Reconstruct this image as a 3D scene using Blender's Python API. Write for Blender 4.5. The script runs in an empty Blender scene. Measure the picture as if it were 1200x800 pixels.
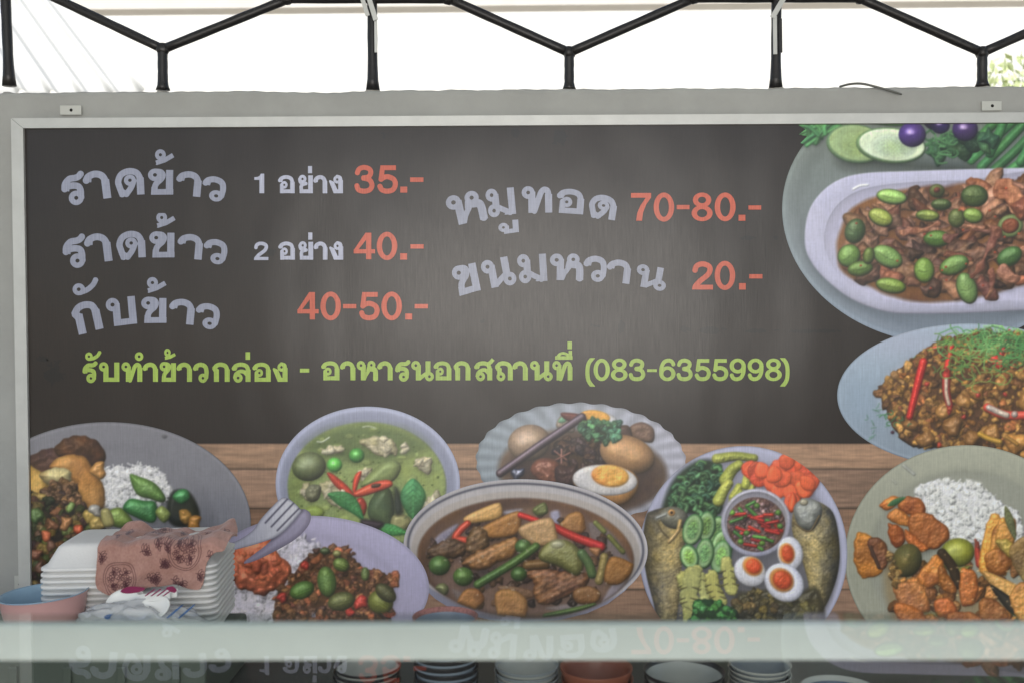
import bpy, math
import numpy as np
from mathutils import Vector, Matrix, Euler

SC = bpy.context.scene
COL = SC.collection
rad = math.radians

# ------------------------------------------------------------------ camera
S = 0.0016                 # metres on the banner per pixel of the 1200 px photograph
F = 1200 * 35.0 / 36.0     # focal length in those pixels
D = F * S                  # camera to banner
ZC = 1.45                  # camera height
cam_data = bpy.data.cameras.new("camera")
cam = bpy.data.objects.new("camera", cam_data); COL.objects.link(cam)
cam_data.lens = 35; cam_data.sensor_width = 36
cam_data.clip_start = 0.02; cam_data.clip_end = 500
CAM_R = (Euler((0, 0, rad(0.55))).to_matrix() @ Euler((rad(90 - 1.47), 0, 0)).to_matrix()
         @ Euler((0, 0, rad(-0.22))).to_matrix())
cam.matrix_world = Matrix.Translation((0, -D, ZC)) @ CAM_R.to_4x4()
cam_data.dof.use_dof = True
cam_data.dof.focus_distance = D
cam_data.dof.aperture_fstop = 5.6
SC.camera = cam

# ------------------------------------------------------------------ sky, sun, added street fill
w = bpy.data.worlds.new("World"); SC.world = w; w.use_nodes = True
nt = w.node_tree
sky = nt.nodes.new("ShaderNodeTexSky"); sky.sky_type = 'NISHITA'; sky.sun_disc = False
SUN_EL, SUN_AZ = 52, 205
sky.sun_elevation = rad(SUN_EL); sky.sun_rotation = rad(SUN_AZ)
bg = nt.nodes["Background"]; bg.inputs[1].default_value = 0.12
nt.links.new(sky.outputs[0], bg.inputs[0])
sl = bpy.data.lights.new("sun", 'SUN'); sl.energy = 4.0; sl.angle = rad(0.53); sl.color = (1, .95, .88)
so = bpy.data.objects.new("sun", sl); COL.objects.link(so)
sd_ = Vector((math.sin(rad(SUN_AZ)) * math.cos(rad(SUN_EL)), math.cos(rad(SUN_AZ)) * math.cos(rad(SUN_EL)), math.sin(rad(SUN_EL))))
so.rotation_euler = (-sd_).to_track_quat('-Z', 'Y').to_euler()
# area lamp added to stand for the open street front behind the photographer; it lights the banner and hazes its vinyl
al = bpy.data.lights.new("added_street_fill", 'AREA'); al.shape = 'RECTANGLE'
al.size = 2.3; al.size_y = 1.1; al.energy = 40; al.color = (1.0, .945, .885)
ao = bpy.data.objects.new("added_street_fill", al); COL.objects.link(ao)
ao.location = (0.09, -3.7, ZC + 0.10)
ao.rotation_euler = (Vector((0, 0, ZC)) - ao.location).to_track_quat('-Z', 'Y').to_euler()

SC.view_settings.view_transform = 'Standard'; SC.view_settings.look = 'None'
SC.view_settings.exposure = 0.41; SC.view_settings.gamma = 1
SC.render.engine = 'CYCLES'
SC.cycles.use_denoising = True
SC.cycles.max_bounces = 10; SC.cycles.transparent_max_bounces = 12
SC.cycles.sample_clamp_indirect = 4

# ------------------------------------------------------------------ pixel -> place
_R = np.array(CAM_R)
def P(px, py, y=0.0):
    """points of the vertical plane Y = y"""
    px = np.asarray(px, float); py = np.asarray(py, float)
    d = np.stack([(px - 600) / F, (400 - py) / F, -np.ones_like(px * py * 1.0)], -1) @ _R.T
    t = (y + D) / d[..., 1]
    return np.stack([d[..., 0] * t, np.zeros_like(t) + y, ZC + d[..., 2] * t], -1)
def PV(px, py, y=0.0):
    return Vector(P(px, py, y).tolist())
def yd(dist): return dist - D          # world Y at a distance from the camera

# ------------------------------------------------------------------ object helpers
def tag(o, label=None, cat=None, group=None, kind=None):
    if label: o["label"] = label
    if cat: o["category"] = cat
    if group: o["group"] = group
    if kind: o["kind"] = kind
    return o
def empty(name, loc, label, cat, group=None, rz=0):
    o = bpy.data.objects.new(name, None); COL.objects.link(o)
    o.location = loc; o.rotation_euler.z = rz; o.empty_display_size = .02
    return tag(o, label, cat, group)
def link(name, me, mat=None, parent=None, smooth=False, loc=None):
    o = bpy.data.objects.new(name, me); COL.objects.link(o)
    if mat: me.materials.append(mat)
    if parent is not None:
        o.parent = parent
    if loc is not None: o.location = loc
    if smooth: me.polygons.foreach_set("use_smooth", np.ones(len(me.polygons), bool))
    return o
class MB:
    """collects simple solids into one mesh"""
    def __init__(s): s.v = []; s.f = []
    def add(s, vs, fs):
        b = len(s.v); s.v += [tuple(v) for v in vs]; s.f += [[i + b for i in f] for f in fs]; return s
    def box(s, c, d, rot=None, bev=0.0):
        x, y, z = [k / 2 for k in d]; m = Matrix.Identity(3) if rot is None else rot.to_matrix() if hasattr(rot, 'to_matrix') else rot
        if bev <= 0:
            vs = [Vector((i * x, j * y, k * z)) for i in (-1, 1) for j in (-1, 1) for k in (-1, 1)]
            fs = [(0, 1, 3, 2), (4, 6, 7, 5), (0, 4, 5, 1), (2, 3, 7, 6), (0, 2, 6, 4), (1, 5, 7, 3)]
        else:
            import bmesh
            bm = bmesh.new(); bmesh.ops.create_cube(bm, size=1)
            for v in bm.verts: v.co = Vector((v.co.x * 2 * x, v.co.y * 2 * y, v.co.z * 2 * z))
            bmesh.ops.bevel(bm, geom=bm.edges[:], offset=bev, segments=2, affect='EDGES', profile=.5)
            bm.verts.index_update()
            vs = [v.co.copy() for v in bm.verts]; fs = [[v.index for v in f.verts] for f in bm.faces]; bm.free()
        return s.add([m @ v + Vector(c) for v in vs], fs)
    def tube(s, pts, r, n=12, caps=True):
        pts = [Vector(p) for p in pts]; rs = r if isinstance(r, (list, tuple)) else [r] * len(pts)
        vs = []; fs = []; up = None
        for i, p in enumerate(pts):
            t = (pts[min(i + 1, len(pts) - 1)] - pts[max(i - 1, 0)]).normalized()
            if up is None:
                up = Vector((0, 1, 0)) if abs(t.y) < .9 else Vector((1, 0, 0))
            a = (up - t * up.dot(t)).normalized(); b = t.cross(a); up = a
            for k in range(n):
                th = 2 * math.pi * k / n
                vs.append(p + (a * math.cos(th) + b * math.sin(th)) * rs[i])
        for i in range(len(pts) - 1):
            for k in range(n):
                fs.append((i * n + k, i * n + (k + 1) % n, (i + 1) * n + (k + 1) % n, (i + 1) * n + k))
        if caps:
            fs.append(tuple(range(n))[::-1]); fs.append(tuple((len(pts) - 1) * n + k for k in range(n)))
        return s.add(vs, fs)
    def lathe(s, prof, c=(0, 0, 0), n=48, closed=False, wob=None):
        vs = []; fs = []; m = len(prof)
        for (r, z) in prof:
            for k in range(n):
                th = 2 * math.pi * k / n
                rr = r * (1 if wob is None else wob(th))
                vs.append((c[0] + rr * math.cos(th), c[1] + rr * math.sin(th), c[2] + z))
        for i in range(m - 1 if not closed else m):
            j = (i + 1) % m
            for k in range(n):
                fs.append((i * n + k, i * n + (k + 1) % n, j * n + (k + 1) % n, j * n + k))
        return s.add(vs, fs)
    def mesh(s, name):
        me = bpy.data.meshes.new(name); me.from_pydata(s.v, [], s.f); me.update()
        import bmesh
        bm = bmesh.new(); bm.from_mesh(me); bmesh.ops.recalc_face_normals(bm, faces=bm.faces); bm.to_mesh(me); bm.free()
        return me
    def build(s, name, mat, parent=None, smooth=False, loc=None):
        return link(name, s.mesh(name), mat, parent, smooth, loc)

# ------------------------------------------------------------------ materials
def lin(c):
    c = np.asarray(c, float) / 255.0
    return np.where(c <= .04045, c / 12.92, ((c + .055) / 1.055) ** 2.4)
def rgba(c): return tuple(float(k) for k in lin(c)) + (1,)
def mat(name, col, rough=.5, metal=0, spec=.5, var=0.0, vscale=8, bump=0.0, bscale=60, trans=0, coat=0):
    m = bpy.data.materials.new(name); m.use_nodes = True
    N, L = m.node_tree.nodes, m.node_tree.links
    b = N["Principled BSDF"]
    b.inputs["Base Color"].default_value = rgba(col); b.inputs["Roughness"].default_value = rough
    b.inputs["Metallic"].default_value = metal; b.inputs["Specular IOR Level"].default_value = spec
    b.inputs["Transmission Weight"].default_value = trans; b.inputs["Coat Weight"].default_value = coat
    tc = N.new("ShaderNodeTexCoord")
    if var:
        n = N.new("ShaderNodeTexNoise"); n.inputs["Scale"].default_value = vscale; n.inputs["Detail"].default_value = 8
        n.inputs["Roughness"].default_value = .65
        r = N.new("ShaderNodeMapRange"); r.inputs[1].default_value = .3; r.inputs[2].default_value = .7
        r.inputs[3].default_value = 1 - var; r.inputs[4].default_value = 1 + var * .6
        x = N.new("ShaderNodeMix"); x.data_type = 'RGBA'; x.blend_type = 'MULTIPLY'; x.inputs[0].default_value = 1
        x.inputs[6].default_value = rgba(col)
        L.new(tc.outputs["Object"], n.inputs["Vector"]); L.new(n.outputs[0], r.inputs[0]); L.new(r.outputs[0], x.inputs[7])
        L.new(x.outputs[2], b.inputs["Base Color"])
    if bump:
        n2 = N.new("ShaderNodeTexNoise"); n2.inputs["Scale"].default_value = bscale; n2.inputs["Detail"].default_value = 6
        bp = N.new("ShaderNodeBump"); bp.inputs["Strength"].default_value = bump; bp.inputs["Distance"].default_value = .002
        L.new(tc.outputs["Object"], n2.inputs["Vector"]); L.new(n2.outputs[0], bp.inputs["Height"]); L.new(bp.outputs[0], b.inputs["Normal"])
    return m
def vinyl(name, col=None, attr=False, amp=.17):
    """printed vinyl: print colour (constant or attribute), fine woven backing, satin gloss"""
    m = bpy.data.materials.new(name); m.use_nodes = True
    N, L = m.node_tree.nodes, m.node_tree.links
    b = N["Principled BSDF"]
    geo = N.new("ShaderNodeNewGeometry"); sep = N.new("ShaderNodeSeparateXYZ"); L.new(geo.outputs["Position"], sep.inputs[0])
    mp = N.new("ShaderNodeMapping"); mp.inputs["Scale"].default_value = (430, 1, 22); L.new(geo.outputs["Position"], mp.inputs[0])
    n1 = N.new("ShaderNodeTexNoise"); n1.inputs["Scale"].default_value = 1; n1.inputs["Detail"].default_value = 2; L.new(mp.outputs[0], n1.inputs["Vector"])
    mp2 = N.new("ShaderNodeMapping"); mp2.inputs["Scale"].default_value = (30, 1, 430); L.new(geo.outputs["Position"], mp2.inputs[0])
    n2 = N.new("ShaderNodeTexNoise"); n2.inputs["Scale"].default_value = 1; n2.inputs["Detail"].default_value = 2; L.new(mp2.outputs[0], n2.inputs["Vector"])
    ad = N.new("ShaderNodeMath"); ad.operation = 'MULTIPLY_ADD'; ad.inputs[1].default_value = .3
    L.new(n2.outputs[0], ad.inputs[0]); L.new(n1.outputs[0], ad.inputs[2])
    mr = N.new("ShaderNodeMapRange"); mr.inputs[1].default_value = .40; mr.inputs[2].default_value = .90
    mr.inputs[3].default_value = 1 - amp; mr.inputs[4].default_value = 1 + amp; L.new(ad.outputs[0], mr.inputs[0])
    x = N.new("ShaderNodeMix"); x.data_type = 'RGBA'; x.blend_type = 'MULTIPLY'; x.inputs[0].default_value = 1
    if attr:
        a = N.new("ShaderNodeVertexColor"); a.layer_name = "print"; L.new(a.outputs[0], x.inputs[6])
    else:
        # worn, unevenly faded ink
        nb = N.new("ShaderNodeTexNoise"); nb.inputs["Scale"].default_value = 5; nb.inputs["Detail"].default_value = 7
        L.new(geo.outputs["Position"], nb.inputs["Vector"])
        rb = N.new("ShaderNodeMapRange"); rb.inputs[1].default_value = .3; rb.inputs[2].default_value = .7
        rb.inputs[3].default_value = .88; rb.inputs[4].default_value = 1.1; L.new(nb.outputs[0], rb.inputs[0])
        y = N.new("ShaderNodeMix"); y.data_type = 'RGBA'; y.blend_type = 'MULTIPLY'; y.inputs[0].default_value = 1
        y.inputs[6].default_value = rgba(col); L.new(rb.outputs[0], y.inputs[7]); L.new(y.outputs[2], x.inputs[6])
    L.new(mr.outputs[0], x.inputs[7]); L.new(x.outputs[2], b.inputs["Base Color"])
    # gloss broken by the weave and by a loose, slightly wavy sheet
    ro = N.new("ShaderNodeMapRange"); ro.inputs[1].default_value = .45; ro.inputs[2].default_value = 1.0
    ro.inputs[3].default_value = .34; ro.inputs[4].default_value = .28; L.new(ad.outputs[0], ro.inputs[0]); L.new(ro.outputs[0], b.inputs["Roughness"])
    b.inputs["Specular IOR Level"].default_value = VINYL_SPEC
    mp3 = N.new("ShaderNodeMapping"); mp3.inputs["Scale"].default_value = (3.0, 1, 1.6); L.new(geo.outputs["Position"], mp3.inputs[0])
    n3 = N.new("ShaderNodeTexNoise"); n3.inputs["Scale"].default_value = 1.3; n3.inputs["Detail"].default_value = 2; L.new(mp3.outputs[0], n3.inputs["Vector"])
    b1 = N.new("ShaderNodeBump"); b1.inputs["Strength"].default_value = .35; b1.inputs["Distance"].default_value = .02
    L.new(n3.outputs[0], b1.inputs["Height"])
    b2 = N.new("ShaderNodeBump"); b2.inputs["Strength"].default_value = .12; b2.inputs["Distance"].default_value = .0006
    L.new(ad.outputs[0], b2.inputs["Height"]); L.new(b1.outputs[0], b2.inputs["Normal"]); L.new(b2.outputs[0], b.inputs["Normal"])
    return m
VINYL_SPEC = 0.5
ROOF_GLOW = 0.56
# ------------------------------------------------------------------ a small painter for the printed pictures
rng = np.random.default_rng(7)
def _pink(n, beta, seed):
    r = np.random.default_rng(seed)
    f = np.fft.fft2(r.standard_normal((n, n)))
    k = np.fft.fftfreq(n); kk = np.sqrt(k[:, None] ** 2 + k[None, :] ** 2); kk[0, 0] = 1
    f = f / kk ** beta * (kk < .35); f[0, 0] = 0
    a = np.fft.ifft2(f).real
    return (a / a.std()).astype(np.float32)
NOI = [_pink(512, 1.0, 1), _pink(512, 1.5, 2), _pink(512, .6, 3)]
def noise(X, Y, sc=1.0, k=0, ox=None, oy=None):
    """pink noise; sc = texels per pixel"""
    if ox is None: ox, oy = rng.uniform(0, 512, 2)
    u = X * sc + ox; v = Y * sc + oy
    i = np.floor(u).astype(int); j = np.floor(v).astype(int); a = u - i; b = v - j
    n = NOI[k]; g = lambda p, q: n[q % 512, p % 512]
    return (g(i, j) * (1 - a) + g(i + 1, j) * a) * (1 - b) + (g(i, j + 1) * (1 - a) + g(i + 1, j + 1) * a) * b
def sd_ell(X, Y, cx, cy, rx, ry, rot=0):
    c, s = math.cos(rad(rot)), math.sin(rad(rot))
    x = (X - cx) * c + (Y - cy) * s; y = -(X - cx) * s + (Y - cy) * c
    k0 = np.hypot(x / rx, y / ry); k1 = np.hypot(x / rx ** 2, y / ry ** 2) + 1e-9
    return np.where(k0 < 1e-4, -min(rx, ry), k0 * (k0 - 1) / k1)
def sd_poly(X, Y, pts):
    pts = np.asarray(pts, float); n = len(pts)
    d = np.full(X.shape, 1e9); s = np.ones(X.shape)
    for i in range(n):
        a = pts[i]; b = pts[i - 1]; e = b - a
        wx = X - a[0]; wy = Y - a[1]
        t = np.clip((wx * e[0] + wy * e[1]) / (e @ e + 1e-12), 0, 1)
        d = np.minimum(d, (wx - e[0] * t) ** 2 + (wy - e[1] * t) ** 2)
        c1 = Y >= a[1]; c2 = Y < b[1]; c3 = e[0] * wy > e[1] * wx
        s = np.where((c1 & c2 & c3) | (~c1 & ~c2 & ~c3), -s, s)
    return s * np.sqrt(d)
def sd_line(X, Y, pts, w0, w1=None, butt=(False, False)):
    pts = np.asarray(pts, float); n = len(pts) - 1
    if w1 is None: w1 = w0
    d = np.full(X.shape, 1e9)
    for i in range(n):
        a = pts[i]; e = pts[i + 1] - a; l2 = e @ e + 1e-12; l = math.sqrt(l2)
        wx = X - a[0]; wy = Y - a[1]; tt = (wx * e[0] + wy * e[1]) / l2; t = np.clip(tt, 0, 1)
        q = np.hypot(wx - e[0] * t, wy - e[1] * t) - (w0 + (w1 - w0) * (i + t) / n) / 2
        if i == 0 and butt[0]: q = np.maximum(q, -tt * l)
        if i == n - 1 and butt[1]: q = np.maximum(q, (tt - 1) * l)
        d = np.minimum(d, q)
    return d
def smooth_closed(pts, k=6):
    p = np.asarray(pts, float); n = len(p); out = []
    for i in range(n):
        a, b, c, d = p[i - 1], p[i], p[(i + 1) % n], p[(i + 2) % n]
        for t in np.arange(k) / k:
            out.append(.5 * (2 * b + (c - a) * t + (2 * a - 5 * b + 4 * c - d) * t * t + (3 * b - a - 3 * c + d) * t ** 3))
    return np.array(out)
def smooth_open(pts, k=6):
    p = np.asarray(pts, float)
    if len(p) < 3: return p
    q = np.vstack([2 * p[0] - p[1], p, 2 * p[-1] - p[-2]]); out = []
    for i in range(1, len(q) - 2):
        a, b, c, d = q[i - 1], q[i], q[i + 1], q[i + 2]
        for t in np.arange(k) / k:
            out.append(.5 * (2 * b + (c - a) * t + (2 * a - 5 * b + 4 * c - d) * t * t + (3 * b - a - 3 * c + d) * t ** 3))
    out.append(p[-1]); return np.array(out)
LD = np.array([-.35, -.55, .85]); LD = LD / np.linalg.norm(LD)
HV = LD + np.array([0, 0, 1.0]); HV = HV / np.linalg.norm(HV)
def A(c): return np.asarray(c, float)
class Canvas:
    """picture in photograph pixels [x0,x1]x[y0,y1], K samples per pixel, sRGB 0..255"""
    def __init__(s, x0, y0, x1, y1, K=1.4):
        s.x0, s.y0, s.K = x0, y0, K
        s.nx = int((x1 - x0) * K) + 1; s.ny = int((y1 - y0) * K) + 1
        s.gx = x0 + np.arange(s.nx) / K; s.gy = y0 + np.arange(s.ny) / K
        s.X, s.Y = np.meshgrid(s.gx, s.gy)
        s.C = np.zeros((s.ny, s.nx, 3)); s.clip = None
    def win(s, b, pad=4):
        i0 = max(0, int((b[0] - pad - s.x0) * s.K)); i1 = min(s.nx, int((b[2] + pad - s.x0) * s.K) + 2)
        j0 = max(0, int((b[1] - pad - s.y0) * s.K)); j1 = min(s.ny, int((b[3] + pad - s.y0) * s.K) + 2)
        if i1 - i0 < 2 or j1 - j0 < 2: return None
        return slice(j0, j1), slice(i0, i1)
    def blob(s, fn, box, col, R=6, bulge=1.0, bump=0, bsc=.6, edge=0, esc=.35, spec=.25, sp=30, sh=.45, so=(1.5, 2.5), sb=4,
             col2=None, csc=.25, cvar=6, lit=1.0, ao=.35, alpha=1.0, soft=.7, tex=None, hk=0):
        sh, ao, lit, spec, bump, sb = sh * .62, ao * .3, lit * .62, spec * .85, bump * .5, sb * 1.5
        w = s.win(box, pad=6 + sb)
        if w is None: return
        X, Y = s.X[w], s.Y[w]
        d = fn(X, Y)
        if edge: d = d + edge * noise(X, Y, esc)
        if s.clip is not None: d = np.maximum(d, s.clip[w])
        C = s.C[w]
        if sh:
            ds = fn(X - so[0], Y - so[1])
            if s.clip is not None: ds = np.maximum(ds, s.clip[w])
            m = np.clip(.5 - (ds + sb * .45) / (2 * sb), 0, 1)[..., None]; m = m * m * (3 - 2 * m)
            C = C * (1 - sh * m)
        q = np.clip(-d / R, 0, 1)
        h = np.sqrt(np.maximum(1 - (1 - q) ** 2, 0)) * R * bulge
        if bump: h = h + bump * noise(X, Y, bsc, hk)
        if bump and R > 1.6: h = h + min(.16, R * .03) * noise(X, Y, 1.1, 0)      # every surface is a little rough, so glints break up
        gy, gx = np.gradient(h, 1 / s.K)
        nz = 1 / np.sqrt(1 + gx * gx + gy * gy)
        ndl = (-gx * LD[0] - gy * LD[1] + LD[2]) * nz
        ndh = np.clip((-gx * HV[0] - gy * HV[1] + HV[2]) * nz, 0, 1)
        shade = np.clip(1 + lit * (ndl - LD[2]), .18, 1.6) * (1 - ao * (1 - np.clip(q * 1.6, 0, 1)) ** 2)
        base = np.broadcast_to(A(col), C.shape).copy()
        if col2 is not None:
            m = np.clip(.5 + .55 * noise(X, Y, csc), 0, 1)[..., None]; base = base * (1 - m) + A(col2) * m
        if tex is not None: base = tex(X, Y, base, d)
        if cvar: base = base * (1 + .012 * cvar * noise(X, Y, .45, 1) + .006 * cvar * noise(X, Y, 1.2, 2))[..., None] + cvar * .5 * noise(X, Y, .3, 0)[..., None] * A((1, .6, -.6))
        base = base * shade[..., None] + 255 * spec * (ndh ** sp)[..., None]
        a = np.clip(.5 - d / (2 * soft), 0, 1)[..., None] * alpha
        s.C[w] = np.clip(C * (1 - a) + base * a, 0, 255)
    def ell(s, cx, cy, rx, ry, rot, col, **k):
        m = max(rx, ry); k.setdefault('R', min(rx, ry))
        s.blob(lambda X, Y: sd_ell(X, Y, cx, cy, rx, ry, rot), (cx - m, cy - m, cx + m, cy + m), col, **k)
    def poly(s, pts, col, sm=True, **k):
        p = smooth_closed(pts, 5) if sm else np.asarray(pts, float)
        s.blob(lambda X, Y: sd_poly(X, Y, p), (p[:, 0].min(), p[:, 1].min(), p[:, 0].max(), p[:, 1].max()), col, **k)
    def line(s, pts, w0, col, w1=None, sm=True, **k):
        p = smooth_open(pts, 5) if sm and len(pts) > 2 else np.asarray(pts, float)
        k.setdefault('R', max(w0, w1 or 0) / 2)
        s.blob(lambda X, Y: sd_line(X, Y, p, w0, w1), (p[:, 0].min() - w0, p[:, 1].min() - w0, p[:, 0].max() + w0, p[:, 1].max() + w0), col, **k)
    def rag(s, cx, cy, r, col, n=8, irr=.35, asp=1.0, rot=0, **k):
        """irregular chunk"""
        th = np.arange(n) / n * 2 * math.pi + rng.uniform(0, 1)
        rr = r * (1 + irr * rng.uniform(-1, 1, n))
        x = rr * np.cos(th) * asp; y = rr * np.sin(th); c, q = math.cos(rad(rot)), math.sin(rad(rot))
        k.setdefault('R', r * .7)
        s.poly(np.stack([cx + x * c - y * q, cy + x * q + y * c], -1), col, **k)
    def inside(s, pts, n, margin=0):
        p = np.asarray(pts, float); out = []
        lo, hi = p.min(0), p.max(0)
        while len(out) < n:
            q = rng.uniform(lo, hi, (n * 3, 2)); d = sd_poly(q[:, 0], q[:, 1], p)
            out += list(q[d < -margin])
        return np.array(out[:n])
    def rice(s, pts, n, col=(212, 212, 220), base=(170, 168, 176), sm=True):
        p = smooth_closed(pts, 5) if sm else np.asarray(pts, float); col = np.minimum(A(col) * 1.05, 236)
        s.poly(pts, col * .96, sm=sm, R=12, bulge=.6, bump=1.5, bsc=.16, edge=3, esc=.6, spec=.0, sh=.5, col2=A((.90, .90, .93)) * col, csc=.2, cvar=3)
        q = s.inside(p, n, 1)
        for (x, y) in q:                                       # soft clumps first, then single grains
            if rng.random() < .35:
                s.rag(x, y, rng.uniform(3, 6.5), col * rng.uniform(.95, 1.08), irr=.3, R=5, bump=.3, bsc=.6, spec=0, sh=.16, so=(.8, 1.8), sb=2.5, cvar=2, alpha=.8, soft=1.2)
        q = s.inside(p, n * 2, 0)
        for (x, y) in q:
            a = rng.normal(0, 1.0); l = rng.uniform(1.2, 2.3); v = rng.uniform(.90, 1.10)
            s.line([(x - l * math.cos(a), y - l * math.sin(a)), (x + l * math.cos(a), y + l * math.sin(a))],
                   rng.uniform(1.3, 1.9), np.minimum(col * v, 245), R=1.2, spec=.0, sh=.09, so=(.4, .8), sb=1.2, cvar=1, lit=.5, ao=.1, sm=False, alpha=.75)
    def mince(s, pts, n, cols, r=(2.5, 5.5), sm=True, base=None, spec=.18, margin=0, sh=.38):
        p = smooth_closed(pts, 5) if sm else np.asarray(pts, float)
        if base is not None:
            s.poly(pts, base, sm=sm, R=12, bump=2.5, bsc=.5, edge=2, esc=.5, spec=0, sh=.4)
        q = s.inside(p, n, margin); q = q[np.argsort(q[:, 1])]
        for (x, y) in q:
            c = A(cols[rng.integers(len(cols))]) * rng.uniform(.85, 1.32)
            R_ = rng.uniform(*r)
            s.rag(x, y, R_, c, n=7, irr=.35, bump=R_ * .22, bsc=.9, edge=.5, esc=.8, spec=spec * rng.uniform(.2, 1.2), sp=16, sh=sh, so=(.8, 1.6), sb=2.5, cvar=8,
                  asp=rng.uniform(.8, 1.4), rot=rng.uniform(0, 180), col2=c * .72, csc=.5)
    def hair(s, cx, cy, sx, sy, n, cols, L=(8, 18), w=1.2):
        for _ in range(n):
            x = cx + rng.normal(0, sx); y = cy + rng.normal(0, sy); a = rng.uniform(0, 6.28); l = rng.uniform(*L); k = rng.uniform(-1.2, 1.2)
            pts = [(x, y), (x + l * .4 * math.cos(a), y + l * .3 * math.sin(a)), (x + l * .8 * math.cos(a + k), y + l * .6 * math.sin(a + k)), (x + l * math.cos(a + 2 * k), y + l * .7 * math.sin(a + 2 * k))]
            s.line(pts, w, A(cols[rng.integers(len(cols))]) * rng.uniform(.8, 1.15), R=1, spec=.05, sh=.3, so=(.5, .9), sb=1.2, cvar=0, lit=.5, ao=.1)
    def leaf(s, a, b, w, col, bend=0.0, vein=True):
        a, b = A(a), A(b); t = b - a; L = np.hypot(*t); n = np.array([-t[1], t[0]]) / L
        l = [a + t * k + n * (wd * w / 2 + bend * L * 4 * k * (1 - k)) for k, wd in ((0, 0), (.15, .6), (.4, 1), (.7, .75), (1, 0))]
        r = [a + t * k + n * (-wd * w / 2 + bend * L * 4 * k * (1 - k)) for k, wd in ((.7, .75), (.4, 1), (.15, .6))]
        s.poly(l + r, col, R=w * .45, bulge=.35, bump=.5, bsc=.4, spec=.15, sp=12, col2=A(col) * .8)
        if vein:
            mid = [a + t * k + n * (bend * L * 4 * k * (1 - k)) for k in np.linspace(.03, .97, 6)]
            s.line(mid, 1.1, A(col) * 1.3 + 8, sh=0, spec=0, lit=.3, alpha=.7)
            for k in np.linspace(.15, .8, 6):
                m = a + t * k + n * (bend * L * 4 * k * (1 - k))
                for sg in (1, -1):
                    s.line([m, m + t / L * w * .28 + n * sg * w * .33], .8, A(col) * .72, sh=0, spec=0, lit=0, alpha=.6)
    def plate(s, cx, cy, rx, ry, rot, rim, well, top=1.0, bot=1.0, lip=2.5, wellk=.74, lipcol=None, glare=None):
        d = sd_ell(s.X, s.Y, cx, cy, rx, ry, rot)
        k = np.clip((s.Y - (cy - ry)) / (2 * ry), 0, 1)[..., None]
        c = A(rim) * (top * (1 - k) + bot * k)
        dw = sd_ell(s.X, s.Y, cx, cy + ry * .03, rx * wellk, ry * wellk, rot)
        t = np.clip(.5 - dw / (rx * .06), 0, 1)[..., None]; t = t * t * (3 - 2 * t)
        c = c * (1 - t) + A(well) * (1.02 - .06 * k) * t
        e = np.exp(-(dw / (rx * .035)) ** 2)[..., None]
        ang = ((s.X - cx) * -.5 + (s.Y - cy) * -.8) / (rx + ry) * 2
        c = c * (1 - e * .09 * np.clip(ang, -1, 1)[..., None])
        l = np.exp(-((d + lip) / (lip * .6)) ** 2)[..., None]
        c = c * (1 - .22 * l) + (A(lipcol) if lipcol is not None else A(rim) * 1.22) * .22 * l
        l2 = np.clip(1 + d / 1.6, 0, 1)[..., None]
        c = c * (1 - .22 * l2)
        c = c + 1.2 * noise(s.X, s.Y, .05, 1)[..., None]
        s.C[:] = np.clip(c, 0, 255); return d
def develop(c):
    """the look of a printed photograph: muted colour, a little grain, soft detail"""
    a = c.C; l = a @ A((.3, .55, .15)); a = l[..., None] + (a - l[..., None]) * PRINT_SAT
    a[..., 0] += .22 * np.maximum(0, a[..., 1] - a[..., 0]); a = a * .93 + 13
    a = a * (1 + .03 * noise(c.X, c.Y, .05, 1) + .010 * noise(c.X, c.Y, .9, 2))[..., None] * A((1.015, 1.0, .965))
    return np.clip(soften(a, .55 * c.K) * PRINT_GAIN, 0, 255)
def soften(a, sig):
    k = np.exp(-.5 * (np.arange(-4, 5) / sig) ** 2); k /= k.sum()
    for ax in (0, 1):
        p = np.pad(a, [(4, 4) if i == ax else (0, 0) for i in range(3)], mode='edge')
        a = sum(k[i] * np.take(p, np.arange(i, i + a.shape[ax]), axis=ax) for i in range(9))
    return a
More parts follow.
